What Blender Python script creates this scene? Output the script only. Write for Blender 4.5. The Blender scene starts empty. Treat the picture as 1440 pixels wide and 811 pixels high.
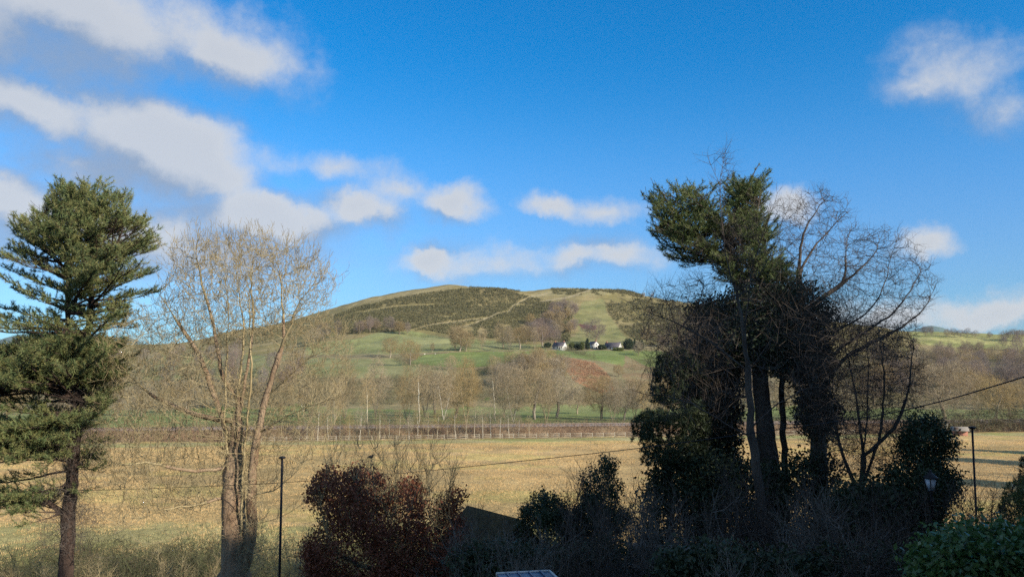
import bpy, math, random
import numpy as np
from mathutils import Vector

# ------------------------------------------------------------------ camera
S = bpy.context.scene
F, CX, CY, HOR, CAMH = 1109.0, 720.0, 405.5, 530.0, 14.0
PITCH = math.atan((HOR - CY) / F)
cam_d = bpy.data.cameras.new('camera'); cam = bpy.data.objects.new('camera', cam_d)
S.collection.objects.link(cam); S.camera = cam
cam.location = (0, 0, CAMH); cam.rotation_euler = (math.pi / 2 + PITCH, 0, 0)
cam_d.sensor_width = 36; cam_d.lens = 36 * F / 1440
cam_d.clip_start = 0.1; cam_d.clip_end = 60000

# ------------------------------------------------------------------ light and exposure
SUN_EL, SUN_AZ = math.radians(25), math.radians(128)      # azimuth clockwise from +Y: behind the camera, to the right
sd = Vector((math.sin(SUN_AZ) * math.cos(SUN_EL), math.cos(SUN_AZ) * math.cos(SUN_EL), math.sin(SUN_EL)))
sun_d = bpy.data.lights.new('sun', 'SUN'); sun = bpy.data.objects.new('sun', sun_d)
S.collection.objects.link(sun)
sun.rotation_euler = sd.to_track_quat('Z', 'Y').to_euler()
sun_d.energy = 4.3; sun_d.angle = math.radians(0.5); sun_d.color = (1.0, 0.90, 0.75)
S.view_settings.view_transform = 'Standard'; S.view_settings.look = 'None'
S.view_settings.exposure = 0.75; S.view_settings.gamma = 1.0
S.view_settings.use_curve_mapping = False
SKY_STRENGTH = 0.085
S.cycles.max_bounces = 5; S.cycles.diffuse_bounces = 2; S.cycles.glossy_bounces = 1
S.cycles.transmission_bounces = 3; S.cycles.transparent_max_bounces = 6
S.cycles.use_denoising = False
S.cycles.sample_clamp_indirect = 4.0

world = bpy.data.worlds.new('World'); S.world = world; world.use_nodes = True


def vdir(u, v):
    xc, yc = (u - CX) / F, (CY - v) / F
    d = Vector((xc, math.cos(PITCH) - yc * math.sin(PITCH), yc * math.cos(PITCH) + math.sin(PITCH)))
    return d.normalized()


class NT:
    """little helper for building node graphs"""
    def __init__(s, tree): s.t = tree; s.n = tree.nodes; s.l = tree.links

    def set(s, sock, v):
        if isinstance(v, bpy.types.NodeSocket): s.l.new(v, sock)
        else: sock.default_value = v

    def m(s, op, a, b=0.0, c=0.0, clamp=False):
        n = s.n.new('ShaderNodeMath'); n.operation = op; n.use_clamp = clamp
        s.set(n.inputs[0], a); s.set(n.inputs[1], b)
        if op in ('MULTIPLY_ADD', 'SMOOTH_MAX', 'SMOOTH_MIN', 'COMPARE'): s.set(n.inputs[2], c)
        return n.outputs[0]

    def vm(s, op, a, b=(0, 0, 0)):
        n = s.n.new('ShaderNodeVectorMath'); n.operation = op
        s.set(n.inputs[0], a)
        if op == 'SCALE': s.set(n.inputs['Scale'], b)
        else: s.set(n.inputs[1], b)
        return n.outputs[0]

    def noise(s, vec, scale, detail=4, rough=.55, dist=0.0):
        n = s.n.new('ShaderNodeTexNoise'); s.set(n.inputs['Vector'], vec)
        n.inputs['Scale'].default_value = scale; n.inputs['Detail'].default_value = detail
        n.inputs['Roughness'].default_value = rough; n.inputs['Distortion'].default_value = dist
        return n.outputs['Fac']

    def mr(s, v, a, b, c=0., d=1., smooth=True):
        n = s.n.new('ShaderNodeMapRange'); n.interpolation_type = 'SMOOTHSTEP' if smooth else 'LINEAR'
        s.set(n.inputs[0], v); n.inputs[1].default_value = a; n.inputs[2].default_value = b
        n.inputs[3].default_value = c; n.inputs[4].default_value = d
        return n.outputs[0]

    def mix(s, f, a, b, mode='MIX'):
        n = s.n.new('ShaderNodeMix'); n.data_type = 'RGBA'; n.blend_type = mode
        s.set(n.inputs[0], f)
        for k, v in ((6, a), (7, b)):
            if isinstance(v, tuple) and len(v) == 3: v = v + (1,)
            s.set(n.inputs[k], v)
        return n.outputs[2]


def build_world():
    N = NT(world.node_tree); N.n.clear()
    out = N.n.new('ShaderNodeOutputWorld'); bg = N.n.new('ShaderNodeBackground')
    sky = N.n.new('ShaderNodeTexSky'); sky.sky_type = 'NISHITA'; sky.sun_disc = False
    sky.sun_elevation = SUN_EL; sky.sun_rotation = SUN_AZ
    sky.altitude = 50; sky.air_density = 1.0; sky.dust_density = 0.25; sky.ozone_density = 2.6
    tc = N.n.new('ShaderNodeTexCoord'); D = tc.outputs['Generated']
    sp = N.n.new('ShaderNodeSeparateXYZ'); N.l.new(D, sp.inputs[0])
    az = N.m('ARCTAN2', sp.outputs[0], sp.outputs[1]); el = N.m('ARCSINE', sp.outputs[2])
    # domain warp of the cloud outlines
    w1 = N.m('MULTIPLY', N.m('SUBTRACT', N.noise(D, 6.0, 7, .66), .5), 0.09)
    Doff = N.vm('ADD', D, (3.1, 1.7, 5.2))
    w2 = N.m('MULTIPLY', N.m('SUBTRACT', N.noise(Doff, 8.0, 7, .66), .5), 0.075)
    fine = N.m('SUBTRACT', N.noise(D, 15.0, 9, .68), .5)
    soft = N.m('SUBTRACT', N.noise(N.vm('MULTIPLY', Doff, (1, 1, 2.2)), 5.0, 4, .55), .5)
    # (u, v, half width, half height, tilt in degrees (+ = falls to the right), weight)
    B = [(120, 30, 270, 84, 3, 1.05), (305, 70, 120, 52, 16, 1.0), (-60, 20, 200, 110, 0, 1.0),
         (40, 155, 170, 56, 12, 1.0), (215, 200, 165, 74, 18, 1.15), (300, 240, 95, 44, 30, .9), (110, 225, 150, 50, 5, .75),
         (0, 285, 120, 50, 0, 1.0), (110, 318, 250, 66, 0, .9), (380, 310, 150, 42, 4, 1.05), (500, 300, 80, 32, 5, 1.0),
         (470, 245, 110, 22, 10, .42), (330, 350, 170, 40, 0, .8), (635, 292, 58, 34, 0, 1.1), (560, 280, 70, 22, 0, .5),
         (598, 373, 50, 26, 0, 1.05), (700, 376, 130, 30, 0, .55), (800, 366, 70, 30, -6, .8), (870, 362, 70, 30, 4, .7), (850, 350, 50, 20, 0, .6),
         (775, 286, 50, 20, 8, .85), (850, 296, 70, 18, 3, .55), (1100, 295, 40, 24, 0, .9), (1362, 108, 56, 24, 8, .24), (1280, 128, 30, 12, 0, .2), (1410, 148, 50, 20, 14, .22),
         (1298, 338, 38, 22, 0, .85), (1385, 440, 105, 26, 0, 1.0), (1250, 455, 90, 20, 0, .7), (1600, 430, 170, 40, 0, 1.0), (1150, 440, 60, 22, 0, .6)]
    rnd = random.Random(5)
    # unseen cloud added behind the camera and overhead to whiten the sky fill (az, el, half sizes in radians)
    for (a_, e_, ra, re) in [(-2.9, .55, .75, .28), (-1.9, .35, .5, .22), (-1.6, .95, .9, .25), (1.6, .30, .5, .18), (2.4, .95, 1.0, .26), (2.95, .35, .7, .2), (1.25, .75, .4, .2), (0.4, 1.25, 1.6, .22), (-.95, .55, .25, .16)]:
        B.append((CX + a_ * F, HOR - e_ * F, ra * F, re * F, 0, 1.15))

    g = bpy.data.node_groups.new('cloud_density', 'ShaderNodeTree')
    g.interface.new_socket('direction', in_out='INPUT', socket_type='NodeSocketVector')
    g.interface.new_socket('density', in_out='OUTPUT', socket_type='NodeSocketFloat')
    G = NT(g); gi = G.n.new('NodeGroupInput'); go = G.n.new('NodeGroupOutput')
    acc = None
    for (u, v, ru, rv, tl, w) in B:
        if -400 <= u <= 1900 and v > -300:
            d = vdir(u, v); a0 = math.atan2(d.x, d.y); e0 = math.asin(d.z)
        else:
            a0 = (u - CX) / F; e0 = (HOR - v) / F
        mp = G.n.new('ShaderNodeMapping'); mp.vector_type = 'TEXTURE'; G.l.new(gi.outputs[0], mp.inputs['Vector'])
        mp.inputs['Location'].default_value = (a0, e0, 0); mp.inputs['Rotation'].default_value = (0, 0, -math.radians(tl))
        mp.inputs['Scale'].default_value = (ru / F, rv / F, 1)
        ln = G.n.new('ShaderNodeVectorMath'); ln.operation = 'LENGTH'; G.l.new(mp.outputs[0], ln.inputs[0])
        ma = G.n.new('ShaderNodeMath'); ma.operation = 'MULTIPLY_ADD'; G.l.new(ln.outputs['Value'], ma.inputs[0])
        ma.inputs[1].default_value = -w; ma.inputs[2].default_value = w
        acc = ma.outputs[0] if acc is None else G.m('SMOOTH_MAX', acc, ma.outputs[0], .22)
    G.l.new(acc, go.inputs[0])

    cb = N.n.new('ShaderNodeCombineXYZ'); N.set(cb.inputs[0], N.m('ADD', az, w1)); N.set(cb.inputs[1], N.m('ADD', el, w2))

    def dens(du, dv):
        n = N.n.new('ShaderNodeGroup'); n.node_tree = g
        N.set(n.inputs[0], N.vm('ADD', cb.outputs[0], (du, dv, 0))); return n.outputs[0]
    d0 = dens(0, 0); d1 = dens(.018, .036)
    dd = N.m('ADD', d0, N.m('ADD', N.m('MULTIPLY', fine, 1.0), N.m('MULTIPLY', soft, .9)))
    lit = N.mr(N.m('ADD', N.m('SUBTRACT', d0, d1), N.m('ADD', N.m('MULTIPLY', fine, .8), N.m('MULTIPLY', soft, .5))), -.24, .42)
    # crisp on the sunlit tops, torn and thin on the shaded undersides
    hard = N.mr(dd, -.24, .62); thin = N.mr(dd, -.30, .85)
    alpha = N.m('ADD', N.m('MULTIPLY', hard, lit), N.m('MULTIPLY', thin, N.m('SUBTRACT', 1.0, lit)))
    thick = N.mr(dd, .3, 1.0)
    cbright = N.mix(lit, (.40, .52, .72), (.95, .97, 1.0))
    ccol = N.mix(N.m('MULTIPLY', thick, .22), cbright, (.62, .68, .78))
    # sky colour
    skyc = N.mix(1.0, sky.outputs[0], (.33, .93, 1.32), 'MULTIPLY')
    hs = N.n.new('ShaderNodeHueSaturation'); N.l.new(skyc, hs.inputs['Color'])
    N.set(hs.inputs['Saturation'], N.mr(el, 0.0, .42, .84, SKY_SAT)); N.set(hs.inputs['Value'], N.mr(el, 0.0, .30, .74, 1.0)); N.set(hs.inputs['Hue'], N.mr(el, 0.0, .35, .512, .5))
    ccs = N.vm('SCALE', ccol, CLOUD_GAIN / SKY_STRENGTH)
    world.cycles.sampling_method = 'MANUAL'; world.cycles.sample_map_resolution = 512
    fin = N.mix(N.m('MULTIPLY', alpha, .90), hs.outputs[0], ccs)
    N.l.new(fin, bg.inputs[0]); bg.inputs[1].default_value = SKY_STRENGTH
    N.l.new(bg.outputs[0], out.inputs[0])


SKY_SAT, CLOUD_GAIN = 1.08, 0.42
build_world()

# ------------------------------------------------------------------ helpers
COL = S.collection
TP = math.tan


def tv(v):
    """tangent of the elevation seen at picture row v"""
    return math.tan(math.atan((CY - v) / F) + PITCH)


def P(u, v, d):
    k = vdir(u, v); return np.array([k.x / k.y * d, d, CAMH + k.z / k.y * d])


def proj(X, Y, Z):
    zc = Z - CAMH
    dep = Y * math.cos(PITCH) + zc * math.sin(PITCH)
    up = -Y * math.sin(PITCH) + zc * math.cos(PITCH)
    dep = np.where(dep > .01, dep, .01)
    return CX + F * X / dep, CY - F * up / dep


rng = np.random.default_rng(11)
_H = np.random.default_rng(3).random(65536)


def vnoise(p):
    p = np.asarray(p, float); i = np.floor(p).astype(np.int64); f = p - i; f = f * f * (3 - 2 * f)
    r = 0
    for a in (0, 1):
        for b in (0, 1):
            for c in (0, 1):
                h = ((i[..., 0] + a) * 73856093 ^ (i[..., 1] + b) * 19349663 ^ (i[..., 2] + c) * 83492791) & 65535
                w = (f[..., 0] if a else 1 - f[..., 0]) * (f[..., 1] if b else 1 - f[..., 1]) * (f[..., 2] if c else 1 - f[..., 2])
                r = r + w * _H[h]
    return r


def fbm(p, o=4):
    p = np.asarray(p, float); s = 0; a = .5; t = 0
    for k in range(o):
        s = s + a * vnoise(p * 2 ** k + k * 17.3); t += a; a *= .55
    return s / t


def inpoly(U, V, poly):
    U = np.asarray(U); V = np.asarray(V); c = np.zeros(U.shape, bool); n = len(poly)
    for i in range(n):
        x1, y1 = poly[i]; x2, y2 = poly[(i + 1) % n]
        if y1 == y2: continue
        t = ((y1 > V) != (y2 > V)) & (U < (x2 - x1) * (V - y1) / (y2 - y1) + x1)
        c ^= t
    return c


def mesh_obj(name, V, faces, mat, parent=None, tint=None, smooth=False, cols=None):
    """faces: list of (n,k) int arrays"""
    me = bpy.data.meshes.new(name)
    V = np.asarray(V, np.float32).reshape(-1, 3)
    faces = [np.asarray(f, np.int32) for f in faces if len(f)]
    nl = sum(f.size for f in faces); nf = sum(len(f) for f in faces)
    me.vertices.add(len(V)); me.vertices.foreach_set('co', V.ravel())
    me.loops.add(nl); me.polygons.add(nf)
    me.loops.foreach_set('vertex_index', np.concatenate([f.ravel() for f in faces]))
    tot = np.concatenate([np.full(len(f), f.shape[1], np.int32) for f in faces])
    st = np.concatenate([[0], np.cumsum(tot)[:-1]]).astype(np.int32)
    me.polygons.foreach_set('loop_start', st)
    try: me.polygons.foreach_set('loop_total', tot)
    except Exception: pass
    if smooth: me.polygons.foreach_set('use_smooth', np.ones(nf, bool))
    if tint is not None:
        a = me.attributes.new('tint', 'FLOAT', 'POINT'); a.data.foreach_set('value', np.asarray(tint, np.float32))
    if cols is not None:
        a = me.attributes.new('cover', 'FLOAT_COLOR', 'POINT')
        c4 = np.ones((len(V), 4), np.float32); c4[:, :3] = cols; a.data.foreach_set('color', c4.ravel())
    me.update(calc_edges=True)
    o = bpy.data.objects.new(name, me); COL.objects.link(o)
    if mat: me.materials.append(mat)
    if parent: o.parent = parent
    return o


def tag(o, label=None, cat=None, group=None, kind=None):
    if label: o['label'] = label
    if cat: o['category'] = cat
    if group: o['group'] = group
    if kind: o['kind'] = kind
    return o


def thing(name, label, cat, loc=(0, 0, 0), rz=0, group=None):
    o = bpy.data.objects.new(name, None); COL.objects.link(o); o.location = loc; o.rotation_euler = (0, 0, rz)
    o.empty_display_size = .2
    return tag(o, label, cat, group)


def dup(root, loc, rz=0, sc=1, label=None, group=None):
    r = root.copy(); COL.objects.link(r); r.location = loc; r.rotation_euler = (0, 0, rz)
    r.scale = (sc, sc, sc) if not isinstance(sc, tuple) else sc
    if label: r['label'] = label
    if group: r['group'] = group
    for ch in list(root.children):
        c = ch.copy(); COL.objects.link(c); c.parent = r
    return r


def shift(V, base):
    return np.asarray(V) - np.asarray(base)


# ------------------------------------------------------------------ materials
def mat(name, col, col2=None, scale=3.0, rough=.85, bump=0.0, bscale=None, tint=None, transl=0.0, detail=5, stretch=None, rand=0.0, spec=.25, obj=True):
    m = bpy.data.materials.new(name); m.use_nodes = True
    N = NT(m.node_tree); b = N.n['Principled BSDF']; out = N.n['Material Output']
    b.inputs['Roughness'].default_value = rough; b.inputs['Specular IOR Level'].default_value = spec
    tc = N.n.new('ShaderNodeTexCoord'); vec = tc.outputs['Object']
    if stretch: vec = N.vm('MULTIPLY', vec, stretch)
    nz = N.noise(vec, scale, detail, .6)
    c = N.mix(N.mr(nz, .32, .68), col, col2 if col2 else col)
    if tint:      # leaf to leaf variation stored on the mesh
        at = N.n.new('ShaderNodeAttribute'); at.attribute_name = 'tint'
        c = N.mix(at.outputs['Fac'], c, tint)
    if rand:
        oi = N.n.new('ShaderNodeObjectInfo'); h = N.n.new('ShaderNodeHueSaturation')
        h.inputs['Hue'].default_value = .5
        N.l.new(c, h.inputs['Color'])
        N.set(h.inputs['Value'], N.m('ADD', 1 - rand, N.m('MULTIPLY', oi.outputs['Random'], 2 * rand)))
        N.set(h.inputs['Saturation'], N.m('ADD', .8, N.m('MULTIPLY', N.m('FRACT', N.m('MULTIPLY', oi.outputs['Random'], 7.31)), .5)))
        c = h.outputs[0]
    N.l.new(c, b.inputs['Base Color'])
    if bump:
        bn = N.n.new('ShaderNodeBump'); bn.inputs['Strength'].default_value = min(1, bump); bn.inputs['Distance'].default_value = .05 * max(1, bump)
        N.set(bn.inputs['Height'], N.noise(vec, bscale or scale * 3, 6, .65)); N.l.new(bn.outputs[0], b.inputs['Normal'])
    if transl:
        tr = N.n.new('ShaderNodeBsdfTranslucent'); N.l.new(c, tr.inputs[0]); mx = N.n.new('ShaderNodeMixShader')
        mx.inputs[0].default_value = transl; N.l.new(b.outputs[0], mx.inputs[1]); N.l.new(tr.outputs[0], mx.inputs[2])
        N.l.new(mx.outputs[0], out.inputs[0])
    return m


M = dict(
    bark_tan=mat('bark_tan', (.20, .125, .075), (.36, .27, .18), 2.0, bump=1.0, bscale=14, stretch=(1, 1, .3)),
    twig_tan=mat('twig_tan', (.25, .19, .095), (.40, .33, .19), 1.2),
    twig_orange=mat('twig_orange', (.30, .19, .09), (.40, .30, .15), 1.5),
    bark_red=mat('bark_red', (.035, .024, .02), (.085, .054, .04), 3.0, bump=1.5, bscale=12, stretch=(1, 1, .3)),
    bark_grey=mat('bark_grey', (.06, .05, .042), (.125, .105, .085), 3.0, bump=1.2, bscale=14, stretch=(1, 1, .3)),
    twig_pale=mat('twig_pale', (.12, .105, .085), (.21, .185, .155), 2.0),
    twig_grey=mat('twig_grey', (.06, .048, .04), (.12, .098, .08), 1.5),
    bark_birch=mat('bark_birch', (.20, .18, .16), (.42, .40, .36), 3.0, bump=.4, stretch=(1, 1, 4)),
    needle=mat('needle', (.08, .13, .045), (.15, .20, .07), .9, rough=.6, tint=(.17, .18, .065), transl=.22),
    needle_blue=mat('needle_blue', (.085, .135, .055), (.17, .215, .08), .8, rough=.6, tint=(.28, .26, .10), transl=.22),
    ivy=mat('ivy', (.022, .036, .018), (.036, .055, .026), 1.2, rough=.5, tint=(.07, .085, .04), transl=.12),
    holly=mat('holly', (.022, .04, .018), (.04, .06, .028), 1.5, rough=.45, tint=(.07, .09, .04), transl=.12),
    laurel=mat('laurel', (.035, .09, .024), (.06, .13, .034), 1.8, rough=.35, tint=(.15, .22, .07), transl=.25, spec=.5),
    olive=mat('olive', (.09, .11, .03), (.13, .15, .045), 1.8, rough=.6, tint=(.16, .17, .06), transl=.2),
    copper=mat('copper_leaf', (.12, .038, .024), (.18, .06, .035), 2.0, rough=.6, tint=(.32, .12, .06), transl=.25),
    gorse=mat('gorse', (.042, .05, .018), (.08, .08, .033), .02, rough=.9, tint=(.17, .15, .075)),
    far_bark=mat('far_bark', (.21, .17, .12), (.34, .28, .20), .4, rand=.25),
    far_bark_pale=mat('far_bark_pale', (.38, .34, .26), (.52, .47, .38), .6, rand=.15),
    far_twig=mat('far_twig', (.27, .205, .125), (.38, .305, .19), .4, rand=.22),
    far_twig_purple=mat('far_twig_purple', (.20, .155, .13), (.27, .215, .18), .4, rand=.2),
    grass_dry=mat('grass_dry', (.50, .335, .145), (.66, .455, .20), .05, tint=(.70, .50, .25), transl=.25),
    scrub_shaded=mat('scrub_shaded', (.035, .028, .02), (.07, .058, .035), .6, tint=(.075, .085, .035)),  # darker copy of scrub, shade put into its colour
    scrub=mat('scrub', (.10, .075, .05), (.16, .13, .08), .6, tint=(.13, .13, .06)),
    hedge=mat('hedge_twig', (.095, .07, .05), (.15, .12, .08), .5, tint=(.12, .12, .055)),
    bracken=mat('bracken', (.19, .10, .055), (.26, .15, .085), .3, tint=(.32, .23, .14)),
    white=mat('limewash', (.66, .64, .58), (.55, .53, .47), .5, rough=.9),
    slate=mat('slate', (.09, .08, .09), (.14, .12, .13), 1.5, rough=.6),
    brick=mat('brick', (.30, .13, .09), (.38, .19, .13), 4.0, rough=.9),
    glass=mat('dark_glass', (.02, .025, .03), None, rough=.15, spec=.5),
    metal_dark=mat('metal_dark', (.012, .012, .014), (.02, .02, .022), 6, rough=.5),
    wood_dark=mat('wood_dark', (.055, .04, .03), (.09, .065, .05), 6, rough=.85, bump=.4, stretch=(1, 1, .2)),
    wood_grey=mat('wood_grey', (.20, .175, .15), (.29, .26, .22), 5, rough=.85, bump=.3),
    wood_pale=mat('wood_pale', (.32, .28, .21), (.44, .39, .30), 3, rough=.85),
    moss_roof=mat('moss_roof', (.045, .04, .02), (.085, .07, .03), 3, rough=.95, bump=.8, bscale=25),
    sheet_blue=mat('sheet_blue', (.05, .08, .14), (.09, .13, .21), 5, rough=.35, spec=.5),
    lamp_glass=mat('lamp_glass', (.50, .55, .60), (.60, .64, .68), 8, rough=.2, spec=.5),
    black=mat('black_plumage', (.01, .01, .012), None, rough=.5),
    wool=mat('wool', (.62, .57, .47), (.70, .66, .56), 8, rough=.95),
    ballast=mat('ballast', (.22, .19, .17), (.34, .31, .29), 3, rough=.95, bump=.8, bscale=20),
    steel=mat('rail_steel', (.16, .12, .10), (.25, .22, .2), 4, rough=.5),
)

# ------------------------------------------------------------------ terrain
KY = np.array([215., 330, 370, 430, 510, 600, 750, 900, 1050])
KU = [-900, 0, 250, 400, 450, 500, 560, 640, 700, 740, 800, 820, 860, 910, 1000, 1100, 1200, 1290, 1340, 1440, 1800, 2600]
KV = {      # picture row reached at each distance, per column
    -900: [577, 568, 552, 538, 526, 514, 504, 494], 0: [577, 566, 550, 536, 523, 510, 500, 489],
    250: [577, 563, 545, 528, 515, 502, 492, 482], 400: [577, 557, 533, 512, 500, 484, 468, 454],
    450: [577, 556, 530, 508, 495, 473, 452, 438], 500: [577, 555, 527, 508, 494, 468, 440, 424], 560: [577, 555, 526, 508, 493, 466, 432, 411],
    640: [577, 555, 525, 505, 492, 470, 430, 402.5], 700: [577, 550, 518, 504, 492, 472, 434, 406], 740: [576, 540, 511, 501, 491, 471, 436, 411],
    800: [576, 548, 515, 502, 491, 470, 434, 405.5], 820: [577, 552, 520, 503, 491, 469, 432, 405.5], 860: [577, 555, 526, 505, 491, 469, 434, 408.5], 910: [577, 556, 530, 507, 492, 470, 438, 417],
    1000: [577, 558, 535, 512, 496, 475, 448, 432], 1100: [577, 560, 540, 518, 502, 482, 460, 444], 1200: [578, 562, 545, 525, 510, 492, 470, 456],
    1290: [578, 565, 548, 531, 517, 500, 482, 470], 1340: [578, 566, 549, 532, 519, 502, 484, 467.5], 1440: [578, 567, 550, 534, 521, 504, 486, 471],
    1800: [578, 568, 552, 537, 524, 508, 492, 478], 2600: [578, 568, 554, 540, 528, 514, 500, 488]}
UG = np.arange(-900, 2601, 5.)
ZT = np.zeros((len(KY) + 6, len(UG)))
for j in range(8):
    vv = np.interp(UG, KU, [KV[k][j] for k in KU])
    ker = np.exp(-np.linspace(-2, 2, 13 if j > 5 else 9) ** 2); ker /= ker.sum()
    vv = np.convolve(np.pad(vv, len(ker) // 2, mode='edge'), ker, 'valid')
    ZT[j + 1] = CAMH + KY[j + 1] * np.array([tv(x) for x in vv])
ZT[0] = 0.0
ZT[1] = np.maximum(ZT[1], 0.0)
KYX = list(KY) + [1250., 1700., 2600., 4200., 7000., 14000.]
rz_ = ZT[8]
ZT[9] = rz_ * .93; ZT[10] = rz_ * .45
ZT[11] = CAMH + 2600 * tv(500)
fr = np.interp(UG, [0, 1150, 1330, 1600], [482, 482, 466, 466])
ZT[12] = CAMH + 4200 * np.array([tv(x) for x in fr]) * .8
ZT[13] = CAMH + 7000 * np.array([tv(x) for x in fr])
ZT[13] += 35 * np.sin(UG / 60.) + 28 * np.sin(UG / 23. + 1) + 12 * np.sin(UG / 9.)
ZT[14] = ZT[13] * .5
KYX = np.array(KYX)


def emb_y(x): return 195.5 + .16 * x      # centre line of the railway


def terrain(X, Y):
    X = np.asarray(X, float); Y = np.asarray(Y, float)
    Yp = np.maximum(Y, 1.0)
    U = np.clip(CX + F * X / Yp / math.cos(PITCH), -900, 2600)
    ui = (U + 900) / 5.; u0 = np.clip(np.floor(ui).astype(int), 0, len(UG) - 2); uf = ui - u0
    k = np.clip(np.searchsorted(KYX, Y, side='right') - 1, 0, len(KYX) - 2)
    def col(i): i = np.clip(i, 0, len(KYX) - 1); return ZT[i, u0] * (1 - uf) + ZT[i, u0 + 1] * uf
    y0, y1 = KYX[k], KYX[k + 1]; t = np.clip((Y - y0) / (y1 - y0), 0, 1)
    z0, z1 = col(k), col(k + 1); h = y1 - y0
    km, kp = np.clip(k - 1, 0, 99), np.clip(k + 2, 0, len(KYX) - 1)
    s0 = (z1 - z0) / h; sm = np.where(k > 0, (z0 - col(km)) / np.maximum(y0 - KYX[km], 1), 0)
    sp_ = np.where(k < len(KYX) - 2, (col(kp) - z1) / np.maximum(KYX[kp] - y1, 1), s0)
    def lim(a, b): return np.where(a * b > 0, 2 * a * b / (a + b + 1e-9), 0)
    m0, m1 = lim(sm, s0) * h, lim(s0, sp_) * h
    t2, t3 = t * t, t ** 3
    far = (2 * t3 - 3 * t2 + 1) * z0 + (t3 - 2 * t2 + t) * m0 + (-2 * t3 + 3 * t2) * z1 + (t3 - t2) * m1
    far = np.where(Y > 215, far, 0)
    far = far + np.where(Y > 330, (fbm(np.stack([X / 45, Y / 45, X * 0], -1), 4) - .5) * np.clip((Y - 330) / 300, 0, 1) * 9, 0)
    # garden: slopes from the house down to the field
    g = np.interp(Y, [-200, -40, 6, 12, 22, 35, 52], [9.5, 9.0, 8.6, 8.2, 6.4, 3.2, 0])
    g = g + (fbm(np.stack([X / 3, Y / 3, X * 0 + 4], -1), 3) - .5) * .5 * (Y < 60)
    # railway embankment
    q = np.abs(Y - emb_y(X)); e = np.clip((8.5 - q) / 5.0, 0, 1); e = 2.05 * (e * e * (3 - 2 * e))
    micro = (fbm(np.stack([X / 5, Y / 5, X * 0 + 9], -1), 3) - .5) * .35 * ((Y > 52) & (q > 9))
    return np.where(Y < 52, g, far) + e + micro * (Y < 330)


def tz(x, y): return float(terrain(np.array([x]), np.array([y]))[0])


def ground_at(u, v, y0=40, y1=1100):
    """first ground point seen at a pixel"""
    k = vdir(u, v); ys = np.geomspace(y0, y1, 900)
    xs = k.x / k.y * ys; zs = CAMH + k.z / k.y * ys
    g = terrain(xs, ys); hit = np.where(g >= zs)[0]
    i = hit[0] if len(hit) else len(ys) - 1
    return xs[i], ys[i], g[i]


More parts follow.
